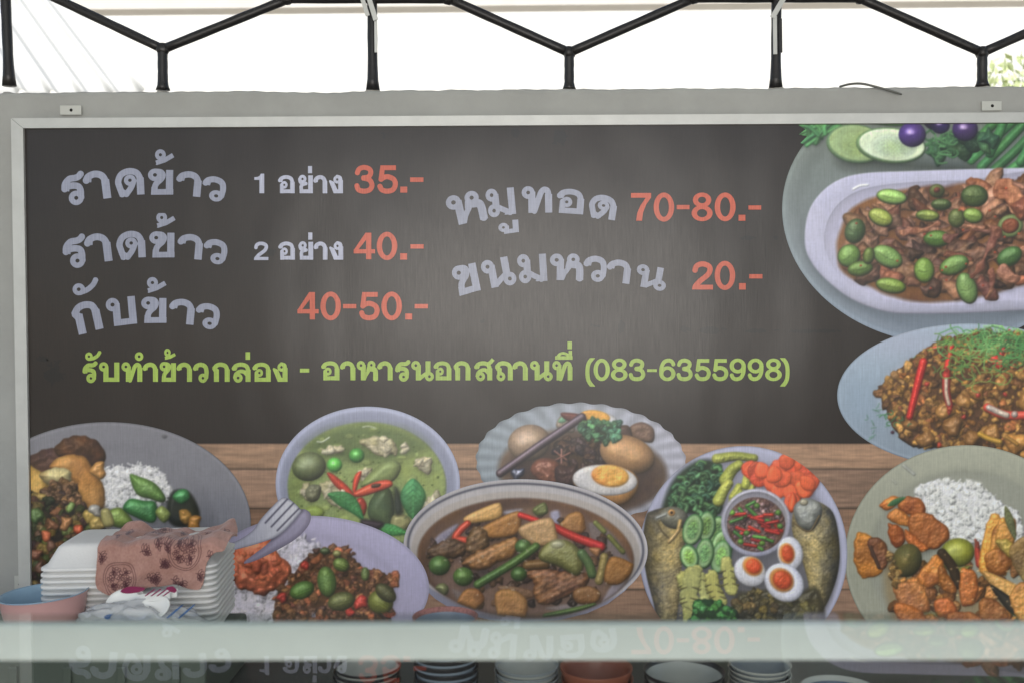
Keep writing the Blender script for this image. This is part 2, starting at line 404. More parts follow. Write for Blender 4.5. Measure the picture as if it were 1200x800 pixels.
def mesh_from_field(name, gx, gy, Fd, mapfn, colors=None):
    """faces of the grid where Fd < 0, cut cleanly along Fd = 0"""
    ny, nx = Fd.shape; Fd = np.where(np.abs(Fd) < 1e-5, -1e-5, Fd); ins = Fd < 0
    X, Y = np.meshgrid(gx, gy)
    vx = [X.ravel()]; vy = [Y.ravel()]; vc = [None if colors is None else colors.reshape(-1, 3)]
    base = nx * ny; idx = np.arange(nx * ny).reshape(ny, nx)
    def cross(a, b, horizontal):
        nonlocal base
        m = ins[a] != ins[b]
        fa, fb = Fd[a][m], Fd[b][m]; t = fa / (fa - fb)
        vx.append(X[a][m] * (1 - t) + X[b][m] * t); vy.append(Y[a][m] * (1 - t) + Y[b][m] * t)
        if colors is not None:
            ca, cb = colors[a][m], colors[b][m]; vc.append(np.where((fa < 0)[:, None], ca, cb))
        e = np.full(m.shape, -1); e[m] = base + np.arange(m.sum()); base += int(m.sum()); return e
    H = cross((slice(None), slice(0, nx - 1)), (slice(None), slice(1, nx)), True)
    V = cross((slice(0, ny - 1), slice(None)), (slice(1, ny), slice(None)), False)
    c0, c1, c2, c3 = idx[:-1, :-1], idx[:-1, 1:], idx[1:, 1:], idx[1:, :-1]
    e0, e1, e2, e3 = H[:-1], V[:, 1:], H[1:], V[:, :-1]
    b = [ins[:-1, :-1], ins[:-1, 1:], ins[1:, 1:], ins[1:, :-1]]
    case = b[0] * 1 + b[1] * 2 + b[2] * 4 + b[3] * 8
    cs, es = [c0, c1, c2, c3], [e0, e1, e2, e3]
    faces = []
    for k in range(1, 16):
        m = case == k
        if not m.any(): continue
        cols = []
        for i in range(4):
            if k >> i & 1: cols.append(cs[i][m])
            if (k >> i & 1) != (k >> ((i + 1) % 4) & 1): cols.append(es[i][m])
        faces.append(np.stack(cols[::-1], -1))
    used = np.unique(np.concatenate([f.ravel() for f in faces])); remap = np.full(base, -1); remap[used] = np.arange(len(used))
    ax = np.concatenate(vx)[used]; ay = np.concatenate(vy)[used]
    co = mapfn(ax, ay).astype(np.float32)
    loops = np.concatenate([remap[f].ravel() for f in faces]).astype(np.int32)
    tot = np.concatenate([np.full(len(f), f.shape[1]) for f in faces]).astype(np.int32)
    st = np.concatenate([[0], np.cumsum(tot)[:-1]]).astype(np.int32)
    me = bpy.data.meshes.new(name)
    me.vertices.add(len(co)); me.vertices.foreach_set("co", co.ravel())
    me.loops.add(len(loops)); me.loops.foreach_set("vertex_index", loops)
    me.polygons.add(len(tot)); me.polygons.foreach_set("loop_start", st); me.polygons.foreach_set("loop_total", tot)
    if colors is not None:
        cl = lin(np.concatenate(vc)[used]); a = me.color_attributes.new("print", 'FLOAT_COLOR', 'POINT')
        a.data.foreach_set("color", np.concatenate([cl, np.ones((len(cl), 1))], -1).astype(np.float32).ravel())
    me.update(calc_edges=True); me.validate()
    return me
# ------------------------------------------------------------------ the printed dishes, in photograph pixels
BROWN = [(92, 58, 40), (112, 70, 46), (78, 50, 38), (128, 84, 56)]
BX0, BX1, BY0, BY1 = 20, 1250, 140, 775
def dish_stir_fry():
    c = Canvas(905, 140, 1245, 410)
    d = sd_ell(c.X, c.Y, 1098, 253, 182, 149, 8)
    d = np.minimum(d, sd_poly(c.X, c.Y, [(934, 146), (990, 140), (980, 160), (958, 166), (950, 172), (938, 168), (946, 160), (936, 158), (944, 152)]))
    k = np.clip((c.Y - 150) / 240, 0, 1)[..., None]; kx = np.clip((c.X - 915) / 150, 0, 1)[..., None]
    col = A((104, 116, 112)) * (1 - k) + A((112, 128, 148)) * k
    ring = np.exp(-((d + 18) / 9) ** 2)[..., None]; rim = np.exp(-((d + 2.5) / 2.5) ** 2)[..., None]
    col = col * (1 + .14 * rim - .06 * ring) + 5 * np.exp(-((d + 9) / 5) ** 2)[..., None] + 3 * noise(c.X, c.Y, .2, 1)[..., None]
    c.C[:] = col
    # shade below the vegetables and around the white platter
    c.poly([(990, 170), (1060, 186), (1130, 190), (1210, 192), (1245, 150), (1245, 205), (1130, 205), (1040, 200), (985, 195)], (52, 58, 50), R=10, lit=0, ao=0, soft=8, spec=0, sh=0, alpha=.8)
    for (a, b) in [((1205, 140), (1150, 196)), ((1190, 140), (1138, 188)), ((1170, 140), (1128, 182)), ((1222, 142), (1165, 200)), ((1236, 150), (1180, 203)), ((1240, 172), (1190, 206)), ((1178, 138), (1160, 180)), ((1210, 150), (1196, 190))]:
        m = ((a[0] + b[0]) / 2 + rng.uniform(0, 5), (a[1] + b[1]) / 2 + rng.uniform(-3, 4))
        c.line([a, m, b], 11, A((44, 120, 66)) * rng.uniform(.7, 1.2), R=6, spec=.12, bump=.3, col2=(36, 96, 52), csc=.2, sh=.6)
    for i in range(9):
        c.rag(1100 + i * 8 + rng.uniform(-4, 4), 168 + rng.uniform(-10, 14), 11, (26, 56, 40), irr=.5, bump=1.6, spec=.12, sh=.5, col2=(40, 84, 56))
    c.hair(1105, 172, 12, 8, 26, [(44, 100, 62), (60, 120, 76)], L=(10, 18), w=2.2)
    for i in range(26):
        a = (916 + rng.uniform(16, 70), 143 + rng.uniform(0, 6)); b = (934 + rng.uniform(-2, 34), 152 + rng.uniform(2, 20))
        c.line([a, ((a[0] + b[0]) / 2 + rng.uniform(-4, 4), (a[1] + b[1]) / 2 + rng.uniform(-3, 3)), b], 4.6, A((58, 140, 80)) * rng.uniform(.75, 1.2), R=2.5, spec=.1, sh=.5)
    def cuke(cx, cy, rx, ry, rot, base):
        c.ell(cx, cy, rx, ry, rot, (88, 132, 92), R=5, spec=.05, sh=.5)
        c.ell(cx + 1, cy - 1, rx - 2.5, ry - 2.5, rot, base, R=4, bulge=.2, spec=.04, sh=0, col2=A(base) * .94, csc=.1)
        def seeds(X, Y, b, d):
            q = np.hypot((X - cx - 4) / (rx * .5), (Y - cy - 2) / (ry * .55))
            m = np.clip(1.25 - q, 0, 1)[..., None] * (.55 + .3 * np.sin(X * 1.4) * np.sin(Y * 1.3))[..., None]
            return b * (1 - m * .8) + A((128, 168, 96)) * m * .8
        c.ell(cx + 3, cy + 1, rx * .62, ry * .66, rot, base, R=3, bulge=.1, sh=0, spec=.02, tex=seeds, soft=3, cvar=8)
    c.line([(1022, 141), (1050, 144), (1080, 141)], 9, (70, 120, 76), R=4)
    cuke(1003, 169, 35, 23, 8, (138, 172, 124)); cuke(1044, 171, 41, 21, 6, (170, 190, 170))
    for (x, y, r) in [(1096, 139, 15), (1069, 158, 16), (1131, 152, 15), (1102, 147, 11)]:
        c.ell(x, y, r, r * .92, 0, (70, 46, 122), R=r, bulge=1, spec=.7, sp=26, sh=.5, col2=(40, 26, 66), csc=.1)
    # white platter
    pl = [(943, 285), (947, 250), (962, 226), (985, 210), (1015, 203), (1060, 201), (1120, 199), (1200, 197), (1245, 196), (1245, 362), (1200, 364), (1140, 367), (1080, 368), (1040, 366), (1000, 352), (970, 330), (951, 308)]
    c.poly(pl, (174, 176, 206), R=20, bulge=.22, sh=.5, so=(-2, 7), sb=10, spec=.0, cvar=1.5, col2=(168, 170, 198), csc=.05, ao=.1)
    inn = [(966, 285), (972, 255), (990, 233), (1020, 220), (1070, 214), (1130, 212), (1245, 210), (1245, 345), (1180, 352), (1110, 358), (1050, 353), (1010, 340), (980, 318)]
    c.poly(inn, (162, 162, 190), R=14, bulge=-.2, sh=0, spec=0, cvar=1.5, ao=-.06, soft=3)
    c.line([(1000, 222), (1008, 218), (1017, 217)], 3, (196, 200, 214), sh=0, soft=1.5)
    food = [(981, 290), (986, 268), (1000, 244), (1030, 228), (1070, 220), (1120, 217), (1175, 214), (1245, 212), (1245, 322), (1200, 332), (1165, 346), (1110, 352), (1060, 350), (1020, 336), (990, 320)]
    c.poly(food, (118, 78, 46), R=10, bulge=.15, edge=2, esc=.12, spec=.0, soft=2.5, sh=.25, col2=(92, 56, 36), csc=.12)
    p = smooth_closed([(986, 288), (1000, 255), (1040, 230), (1120, 221), (1180, 214), (1245, 214), (1245, 316), (1190, 332), (1160, 340), (1110, 345), (1060, 340), (1010, 326)], 5)
    q = c.inside(p, 210, 2); q = q[np.argsort(q[:, 1])]
    meat = [(126, 82, 60), (150, 104, 78), (104, 68, 52), (166, 118, 92), (134, 78, 54)]
    for (x, y) in q:
        col = A(meat[rng.integers(5)]) * rng.uniform(.7, 1.12); r = rng.uniform(5, 11)
        c.rag(x, y, r, col, irr=.45, asp=rng.uniform(1, 2), rot=rng.uniform(-60, 60), bump=r * .16, bsc=.5, edge=.8, esc=.5, spec=.14, sp=14, sh=.55, col2=col * .65, csc=.35, cvar=8)
    for _ in range(14):
        x, y = q[rng.integers(len(q))]; a = rng.uniform(0, 3.1)
        c.line([(x - 12 * math.cos(a), y - 8 * math.sin(a)), (x + rng.uniform(-3, 3), y), (x + 12 * math.cos(a), y + 8 * math.sin(a))], 6, (152, 102, 78), w1=3, R=3, bulge=.5, edge=1.4, bump=1.4, bsc=.6, spec=.2, sp=14, sh=.5, col2=(108, 66, 48), csc=.4)
    def bean(x, y, rx, ry, rot, col=(102, 146, 76), spot=.0):
        c.ell(x, y, rx, ry, rot, (56, 66, 30), R=4, sh=.6, spec=0)
        c.ell(x, y - .5, rx - 1, ry - 1, rot, A(col) * rng.uniform(.85, 1.1), R=min(rx, ry), bulge=.5, bump=.3, bsc=.3, spec=.26, sp=18, sh=0, col2=A(col) * (.72, .8, .7), csc=.14)
        cc, ss = math.cos(rad(rot)), math.sin(rad(rot))
        c.line([(x - rx * .6 * cc, y - rx * .6 * ss), (x - ry * .12 * ss, y + ry * .12 * cc), (x + rx * .6 * cc, y + rx * .6 * ss)], 1, A(col) * .62, sh=0, spec=0, lit=0, alpha=.6)
    for b in [(1045, 231, 18, 9, 8), (1032, 255, 15, 10, 24, (124, 140, 60)), (1002, 271, 12, 15, 20, (62, 92, 54)), (995, 300, 14, 13, -40), (1040, 301, 19, 12, 27), (1008, 315, 15, 9, -8, (80, 118, 52)), (1044, 335, 18, 9, 10, (104, 138, 52)),
              (1083, 317, 12, 15, -6, (96, 138, 58)), (1098, 280, 16, 10, 0, (66, 116, 54)), (1118, 311, 18, 11, -22), (1133, 338, 12, 19, -18), (1142, 230, 16, 13, 0, (68, 88, 50)), (1098, 224, 9, 8, 0, (110, 110, 60)), (1121, 256, 10, 11, 0, (92, 104, 50)), (1140, 253, 12, 9, 12, (92, 126, 56)),
              (1183, 301, 16, 11, -28, (66, 118, 56)), (1087, 253, 14, 7, 4, (104, 122, 52)), (1103, 240, 12, 7, 0, (76, 96, 50)), (1018, 300, 7, 10, 10, (84, 112, 52)), (1222, 300, 15, 10, 20), (1226, 255, 14, 10, -20)]:
        bean(*b)
    for (x, y, r) in [(1184, 265, 15), (1098, 223, 6)]:
        c.ell(x, y, r, r * .88, -20, (98, 118, 66), R=4, spec=.12); c.ell(x, y, r * .7, r * .58, -20, (116, 60, 40), R=5, bump=.8, spec=.15, sh=0)
    for pts, w_ in [([(1168, 270), (1160, 290), (1150, 312), (1140, 325)], 15), ([(1178, 222), (1190, 236), (1196, 250)], 24), ([(1160, 318), (1162, 335), (1156, 350)], 13), ([(1112, 280), (1135, 270), (1160, 272)], 11), ([(1060, 272), (1080, 270), (1098, 262)], 12), ([(1176, 318), (1188, 326)], 12)]:
        c.line(pts, w_, (150, 98, 74), w1=w_ * .6, R=5, bulge=.35, bump=2.0, bsc=.45, edge=2.6, esc=.3, spec=.15, sp=14, sh=.6, col2=(110, 62, 46), csc=.35)
    for _ in range(24):
        c.ell(*(np.array(q[rng.integers(len(q))])), 1.4, 1.1, 0, (168, 62, 40), sh=.2, spec=.1)
    c.rag(1200, 246, 15, (118, 66, 48), bump=2, spec=.2, col2=(80, 46, 36))
    return c, d, 'printed platter of meat with green beans and sliced cucumber'
def dish_minced():
    c = Canvas(975, 372, 1300, 552)
    d = c.plate(1137, 463, 156, 84, 0, (132, 152, 172), (150, 164, 184), top=1.08, bot=.86, wellk=.7)
    # light pools of the glaze
    k = np.exp(-(((c.X - 1060) / 60) ** 2 + ((c.Y - 400) / 22) ** 2))[..., None]; c.C[:] = c.C * (1 - .4 * k) + A((158, 158, 184)) * .4 * k
    k = np.exp(-(((c.X - 1010) / 26) ** 2 + ((c.Y - 470) / 40) ** 2))[..., None]; c.C[:] = c.C * (1 - .35 * k) + A((120, 150, 178)) * .35 * k
    for _ in range(26):
        x, y = rng.uniform(1015, 1060), rng.uniform(455, 515)
        c.line([(x, y), (x + rng.uniform(-8, 8), y + rng.uniform(-4, 4))], 1, (52, 112, 84), sh=.2, alpha=.8)
    food = [(1028, 457), (1050, 434), (1080, 412), (1108, 396), (1150, 389), (1200, 390), (1245, 400), (1270, 440), (1270, 500), (1245, 530), (1185, 533), (1140, 524), (1080, 524), (1055, 508), (1040, 480)]
    for (a, b, w_) in [((1066, 428), (1086, 412), 9), ((1052, 456), (1062, 440), 8), ((1075, 487), (1098, 482), 9), ((1052, 508), (1098, 500), 4)]:
        c.leaf(a, b, w_, (40, 116, 66))
    c.mince(food, 950, [(132, 92, 44), (150, 106, 52), (116, 76, 38), (160, 116, 58), (98, 64, 36), (142, 84, 44), (168, 124, 66)], r=(1.8, 4.8), base=(84, 56, 34), spec=.12)
    for (x, y, r) in [(1117, 500, 12), (1108, 480, 10), (1190, 520, 14), (1140, 512, 10), (1067, 497, 10), (1085, 515, 11), (1163, 508, 9), (1145, 460, 9), (1175, 450, 9), (1130, 470, 9), (1205, 470, 11), (1215, 500, 12), (1160, 475, 8)]:
        c.rag(x, y, r, (162, 112, 52), irr=.25, bump=1.6, bsc=.5, spec=.25, sp=14, edge=1, sh=.6, col2=(126, 84, 40))
    c.line([(1148, 508), (1160, 514), (1172, 517)], 6, (178, 136, 52), R=3, sh=.6); c.line([(1180, 512), (1192, 520)], 5, (150, 108, 52), R=3)
    red = (188, 40, 40)
    c.line([(1082, 424), (1074, 455), (1066, 488)], 10, red, w1=8, R=6, spec=.3, bump=.4, sh=.6)
    c.line([(1115, 404), (1111, 425), (1109, 442)], 7, red, R=4, spec=.25, sh=.6)
    c.line([(1109, 440), (1109, 458), (1113, 475)], 10, (176, 50, 40), w1=8, R=5, spec=.15, sh=.6); c.line([(1109, 444), (1109, 460), (1112, 473)], 4.5, (206, 178, 160), sh=0, bump=.8)
    c.line([(1183, 388), (1177, 405), (1171, 420)], 4, red, w1=8, R=4, spec=.25); c.line([(1165, 420), (1172, 426)], 11, (178, 40, 36), R=5, spec=.2)
    c.line([(1095, 408), (1108, 405)], 5, (190, 70, 50), R=3)
    c.line([(1157, 477), (1175, 485), (1200, 486), (1240, 480)], 10, (170, 60, 46), R=5, sh=.5); c.line([(1159, 477), (1172, 483), (1180, 486)], 7, (196, 180, 170), sh=0, bump=.8); c.ell(1189, 485, 4, 4, 0, (190, 170, 160), sh=0)
    for _ in range(14):
        x, y = c.inside(food, 1)[0]; c.rag(x, y, 3, (150, 48, 36), spec=.3)
    c.hair(1158, 400, 20, 9, 90, [(56, 140, 76), (92, 172, 96), (120, 190, 116), (40, 112, 60)], L=(10, 26), w=1.1)
    c.hair(1150, 424, 24, 12, 34, [(96, 150, 70), (128, 160, 78), (60, 130, 66)], L=(10, 26), w=1.0)
    c.hair(1120, 412, 10, 12, 24, [(86, 150, 70), (60, 120, 60)], L=(8, 20), w=1.1); c.hair(1188, 412, 10, 10, 40, [(60, 140, 76), (40, 110, 60)], L=(10, 20), w=1.2)
    c.hair(1210, 402, 14, 9, 40, [(60, 140, 76)], L=(10, 20)); c.hair(1045, 490, 8, 8, 8, [(40, 110, 70)], L=(5, 10))
    c.ell(1046, 506, 2.2, 2, 0, (60, 30, 44), sh=.3)
    return c, d, 'printed plate of dry minced curry with red chilli'
def chunkmap(c, pts, **k):
    c.poly(pts, **k)
def dish_curry_rice():
    c = Canvas(982, 514, 1290, 776)
    d = c.plate(1133, 653, 143, 132, 0, (146, 149, 136), (140, 143, 133), top=1.08, bot=.93, wellk=.8)
    c.line([(1059, 545), (1066, 551), (1071, 555)], 4, (176, 180, 178), sh=0, soft=1.5, alpha=.8)
    c.line([(1046, 562), (1050, 566)], 3, (158, 162, 160), sh=0, soft=2, alpha=.5)
    c.poly([(1040, 650), (1080, 660), (1130, 680), (1200, 690), (1240, 700), (1240, 770), (1060, 770), (1045, 720), (1036, 690)], (132, 110, 74), R=14, bulge=.1, soft=5, alpha=.6, sh=.2, spec=0)
    c.rice([(1072, 580), (1092, 562), (1125, 562), (1150, 568), (1172, 588), (1196, 604), (1196, 640), (1160, 640), (1120, 634), (1085, 612)], 300, col=(222, 224, 226), base=(164, 166, 168))
    O = [(178, 94, 32), (192, 108, 38), (158, 78, 28), (198, 120, 48)]
    def chunk(pts, col=None, **k):
        col = A(O[rng.integers(4)]) if col is None else A(col)
        kw = dict(R=6, bulge=.6, bump=.75, bsc=.75, edge=1.2, esc=.4, spec=.22, sp=14, sh=.6, col2=col * (.74, .66, .6), csc=.25, cvar=8); kw.update(k)
        c.poly(pts, col, **kw)
    food = [(1040, 650), (1060, 590), (1078, 586), (1100, 605), (1110, 640), (1150, 660), (1160, 610), (1240, 610), (1240, 770), (1060, 770), (1050, 700)]
    c.mince([(1044, 668), (1080, 660), (1150, 660), (1240, 640), (1240, 770), (1060, 770)], 160, [(150, 92, 40), (124, 74, 34), (168, 110, 54), (92, 60, 34)], r=(4, 9), spec=.2)
    chunk([(1030, 592), (1044, 582), (1058, 584), (1050, 592), (1040, 597)])
    chunk([(1056, 584), (1075, 581), (1083, 592), (1080, 603), (1064, 602), (1052, 594)])
    c.leaf((1040, 592), (1061, 582), 7, (30, 88, 50))
    chunk([(1041, 606), (1050, 596), (1066, 604), (1070, 616), (1052, 614)]); chunk([(1042, 614), (1056, 618), (1060, 634), (1050, 640), (1042, 628)])
    chunk([(1064, 606), (1088, 600), (1110, 618), (1112, 632), (1094, 644), (1072, 636)], (186, 108, 46)); chunk([(1060, 620), (1074, 628), (1090, 642), (1080, 648), (1064, 640)])
    chunk([(1004, 626), (1010, 624), (1022, 634), (1032, 664), (1030, 672), (1012, 674), (1005, 662), (1002, 648)], (178, 108, 40)); chunk([(1018, 634), (1036, 634), (1042, 650), (1038, 664), (1030, 664)], (140, 84, 46))
    c.line([(1020, 640), (1030, 664)], 4, (52, 34, 30), sh=0)
    c.ell(1063, 656, 17, 20, 20, (74, 76, 44), R=18, bump=.8, bsc=.3, spec=.12, sh=.6, col2=(98, 88, 46), csc=.15)
    c.ell(1122, 647, 20, 17, -10, (164, 164, 44), R=15, spec=.3, sp=14, sh=.5, col2=(128, 136, 52), csc=.1); c.poly([(1102, 650), (1118, 664), (1138, 662), (1126, 672), (1106, 664)], (110, 112, 52), R=5)
    c.line([(1145, 636), (1146, 648), (1149, 660)], 5, (186, 66, 46), w1=11, R=5, spec=.25); c.line([(1143, 632), (1146, 640)], 3, (126, 60, 44))
    c.line([(1104, 648), (1116, 664), (1122, 684)], 12, (44, 34, 28), R=5, spec=.1)
    chunk([(1078, 672), (1096, 650), (1106, 660), (1104, 680), (1092, 690), (1078, 684)]); chunk([(1098, 668), (1106, 662), (1122, 690), (1116, 697), (1104, 690)], (188, 118, 52))
    chunk([(1125, 668), (1140, 666), (1146, 680), (1142, 706), (1126, 706)], (170, 92, 38)); chunk([(1048, 684), (1072, 680), (1088, 694), (1090, 718), (1060, 716), (1050, 700)], (184, 114, 50)); chunk([(1050, 706), (1080, 716), (1088, 740), (1056, 730)])
    chunk([(1094, 704), (1110, 700), (1122, 716), (1100, 724)], (160, 78, 32))
    for k in range(3): chunk([(1148 + k * 10, 660 - k * 18), (1160 + k * 11, 606 + k * 2), (1172 + k * 9, 612), (1166 + k * 10, 650), (1156 + k * 10, 672)], (180, 122, 50))
    chunk([(1156, 650), (1172, 642), (1184, 656), (1176, 672), (1160, 668)], (178, 110, 46)); c.poly([(1152, 668), (1200, 690), (1194, 706), (1170, 694)], (188, 140, 76), R=5, spec=.3, bump=.6); c.poly([(1160, 684), (1196, 708), (1200, 722), (1182, 716)], (36, 32, 26), R=5)
    chunk([(1165, 634), (1180, 630), (1200, 646), (1204, 660), (1180, 652)], (178, 152, 66)); c.leaf((1178, 592), (1190, 632), 10, (86, 92, 58)); chunk([(1186, 640), (1240, 622), (1244, 664), (1204, 684)], (160, 132, 70)); chunk([(1186, 690), (1240, 680), (1240, 740), (1200, 730)], (150, 104, 52))
    chunk([(1150, 700), (1170, 706), (1180, 724), (1150, 728)], (150, 90, 42)); chunk([(1110, 716), (1150, 720), (1150, 750), (1112, 748)], (150, 86, 40))
    c.mince([(1040, 640), (1050, 660), (1056, 700), (1044, 676)], 26, [(150, 120, 70), (130, 96, 50)], r=(2, 4))
    for _ in range(40):
        x, y = c.inside([(1060, 640), (1200, 660), (1200, 720), (1060, 720)], 1)[0]; c.ell(x, y, rng.uniform(.8, 2), .8, 0, (240, 200, 140), sh=0, alpha=.6, soft=1)
    return c, d, 'printed plate of white rice with orange fried tofu curry'
def dish_fish():
    c = Canvas(742, 515, 1000, 776)
    d = c.plate(871, 648, 122, 126, 0, (158, 160, 186), (132, 132, 152), top=1.0, bot=.96, wellk=.9, lip=4)
    inn = sd_ell(c.X, c.Y, 873, 655, 110, 120, 0)
    k = np.clip(.5 - inn / 8, 0, 1)[..., None] * np.clip((c.Y - 560) / 120, 0, 1)[..., None]; c.C[:] = c.C * (1 - .55 * k) + A((54, 52, 48)) * .55 * k
    # long beans, left top
    c.poly([(777, 590), (790, 560), (815, 540), (838, 540), (848, 560), (846, 592), (835, 604), (800, 600), (780, 596)], (26, 42, 36), R=8, soft=3, sh=.3, bump=1, spec=0)
    for _ in range(95):
        x, y = c.inside([(780, 585), (792, 562), (816, 542), (838, 544), (846, 566), (844, 590), (826, 602), (796, 598)], 1)[0]; a = rng.uniform(-1.4, 1.4)
        l = rng.uniform(5, 11); g = A([(44, 96, 62), (58, 116, 70), (34, 76, 52), (72, 130, 84)][rng.integers(4)])
        c.line([(x, y), (x + l * .6 * math.cos(a), y + l * .5 * math.sin(a)), (x + l * math.cos(a + .6), y + l * math.sin(a + .6))], 5.4, g * rng.uniform(.7, 1.1), R=2.9, spec=.16, sp=14, sh=.6)
    for (x, y) in [(823, 571), (805, 566), (812, 588), (836, 558)]:
        c.ell(x, y, 4, 3.6, 0, (70, 128, 86), R=2); c.ell(x, y, 2, 1.7, 0, (28, 58, 40), sh=0)
    # baby corn
    yl = (178, 180, 88)
    for pts, w_ in [([(840, 537), (862, 534), (884, 536)], 12), ([(850, 562), (858, 550), (866, 544)], 15), ([(842, 586), (848, 574), (854, 566)], 14), ([(860, 582), (866, 570)], 12), ([(874, 568), (876, 554)], 11), ([(880, 574), (883, 568)], 8), ([(858, 588), (868, 576)], 9)]:
        c.line(pts, w_, yl, w1=w_ * .75, R=7, bump=.6, bsc=.9, spec=.12, sh=.5, col2=(150, 160, 72), csc=.2, hk=2)
    # carrot slices
    for _ in range(30):
        x, y = c.inside([(878, 550), (905, 542), (928, 540), (950, 556), (956, 572), (948, 582), (930, 578), (908, 570), (885, 560)], 1)[0]
        c.rag(x, y, rng.uniform(8, 12), A((214, 84, 52)) * rng.uniform(.8, 1.06), n=6, irr=.22, R=5, bulge=.35, bump=.3, spec=.1, sh=.45, col2=(190, 70, 44), csc=.1, asp=1.1)
    for (x, y) in [(914, 548), (934, 560), (942, 572), (904, 566), (912, 574), (926, 576), (893, 552), (922, 540), (928, 588), (946, 566), (918, 562), (908, 556)]:
        c.rag(x, y, 10, (216, 88, 54), n=6, irr=.2, R=6, bulge=.4, spec=.1, sh=.5)
    c.poly([(923, 594), (928, 576), (934, 584), (932, 596), (927, 600)], (212, 82, 48), R=5)
    # fish
    def fish(pts, belly, back, ax, rt):
        c.poly(pts, belly, R=22, bulge=.75, bump=.35, bsc=.9, hk=2, spec=.1, sp=8, sh=.6, cvar=16, ao=.5,
               tex=lambda X, Y, b, d: (lambda m: b * (1 - m) + A(back) * m)(np.clip(((X - ax(Y)) * rt + 8) / 24 + .18 * noise(X, Y, .5, 0), 0, 1)[..., None]))
    fish([(757, 605), (764, 598), (782, 594), (800, 598), (806, 612), (802, 640), (798, 670), (796, 700), (792, 730), (785, 770), (776, 770), (768, 716), (758, 676), (753, 640)], (168, 150, 108), (66, 62, 54), lambda Y: 778 + (Y - 600) * .05, -1)
    c.ell(790, 606, 17, 13, 15, (120, 118, 104), R=12, bump=.8, spec=.2, col2=(84, 84, 78)); c.ell(787, 600, 4.2, 4, 0, (176, 130, 80), R=2, sh=.5); c.ell(787, 600, 1.8, 1.8, 0, (38, 30, 26), sh=0)
    c.line([(770, 612), (776, 622), (786, 632)], 2, (74, 66, 54), sh=0); c.line([(797, 610), (794, 622), (784, 634)], 5, (166, 140, 92), R=3, bump=.6); c.line([(770, 606), (780, 602)], 4, (150, 154, 154), sh=0, soft=2)
    fish([(932, 592), (946, 585), (965, 590), (978, 604), (984, 640), (982, 670), (972, 700), (958, 726), (950, 745), (944, 730), (948, 690), (938, 650), (928, 620)], (182, 164, 118), (80, 77, 66), lambda Y: 960 - (Y - 600) * .02, 1)
    c.poly([(930, 594), (944, 583), (962, 590), (962, 606), (950, 622), (936, 616)], (128, 132, 132), R=12, bump=.9, bsc=.5, spec=.25, sp=10, sh=.4, col2=(90, 96, 96)); c.ell(942, 588, 5, 4, 0, (170, 160, 130), R=3); c.line([(930, 612), (948, 622), (960, 604)], 2, (92, 76, 52), sh=0)
    for _ in range(260):
        x = rng.uniform(772, 800); y = rng.uniform(640, 728); c.ell(x, y, 1.1, .8, 0, (190, 174, 128), sh=0, spec=0, alpha=.5)
    # cucumber
    def cuk(x, y, rx, ry, rot):
        c.ell(x, y, rx, ry, rot, (66, 130, 78), R=5, spec=.15, sh=.6); c.ell(x - .5, y, rx - 2.2, ry - 2.2, rot, (142, 186, 132), R=4, bulge=.2, sh=0, spec=.05)
        c.ell(x, y, rx * .55, ry * .6, rot, (112, 168, 94), R=3, bulge=.2, bump=.9, bsc=1.2, hk=2, sh=0, spec=.05, cvar=16, soft=2)
    for e in [(842, 622, 12, 18, 5), (828, 616, 11, 18, 8), (812, 620, 12, 19, 14), (846, 640, 13, 20, 10), (845, 652, 12, 20, 14), (826, 648, 11, 18, 8), (808, 652, 11, 15, -16)]: cuk(*e)
    # carved yellow pickles
    for pts, w_ in [([(800, 676), (806, 700), (810, 770)], 17), ([(816, 668), (824, 690), (830, 720)], 16), ([(812, 672), (806, 700), (812, 706)], 20), ([(834, 676), (838, 692), (844, 704)], 18), ([(852, 660), (854, 676), (858, 690)], 18)]:
        c.line(pts, w_, (182, 182, 112), R=5, bulge=.5, spec=.1, sh=.6, edge=1.2, esc=.8, col2=(160, 158, 92), csc=.15)
        p = smooth_open(pts, 4)
        for i in range(2, len(p) - 1, 2):
            c.line([p[i] + (w_ * .5, 2), p[i] + (w_ * .16, 0)], 2.6, (92, 88, 50), w1=1, sh=0); c.line([p[i] + (-w_ * .5, 2), p[i] + (-w_ * .16, 0)], 2.6, (92, 88, 50), w1=1, sh=0)
    # dip bowl
    c.ell(886, 612, 41, 40, 0, (164, 162, 178), R=6, bulge=.4, spec=.1, sh=.55, so=(2, 6), sb=8)
    c.ell(886, 611, 37, 35.5, 0, (128, 126, 140), R=5, bulge=-.3, sh=0, spec=0, ao=-.1); c.clip = sd_ell(c.X, c.Y, 886, 614, 34, 32)
    c.ell(886, 614, 34, 32, 0, (96, 70, 72), R=4, bulge=.2, bump=1.3, bsc=.8, sh=.4, spec=.12, col2=(126, 100, 104), csc=.6, cvar=14)
    dp = smooth_closed([(853, 614), (886, 583), (919, 612), (888, 645)], 8)
    c.mince(dp, 110, [(110, 76, 78), (90, 62, 62), (136, 110, 112), (76, 52, 50)], r=(1.6, 3.2), sm=False, spec=.3)
    for _ in range(26):
        x, y = c.inside(dp, 1, 3)[0]; a = rng.uniform(-.5, 1.0); l = rng.uniform(4, 8); g = [(50, 118, 52), (64, 140, 60), (178, 44, 38), (150, 36, 34)][rng.integers(4)]
        c.line([(x - l * math.cos(a), y - l * math.sin(a)), (x + l * math.cos(a), y + l * math.sin(a))], 4, g, R=2.2, spec=.3, sh=.5)
    for (x, y) in [(887, 592), (858, 600), (868, 634), (893, 636), (914, 616), (912, 600), (875, 624)]: c.ell(x, y, 3.6, 3.3, 0, (74, 130, 52), R=3, spec=.2)
    c.clip = None
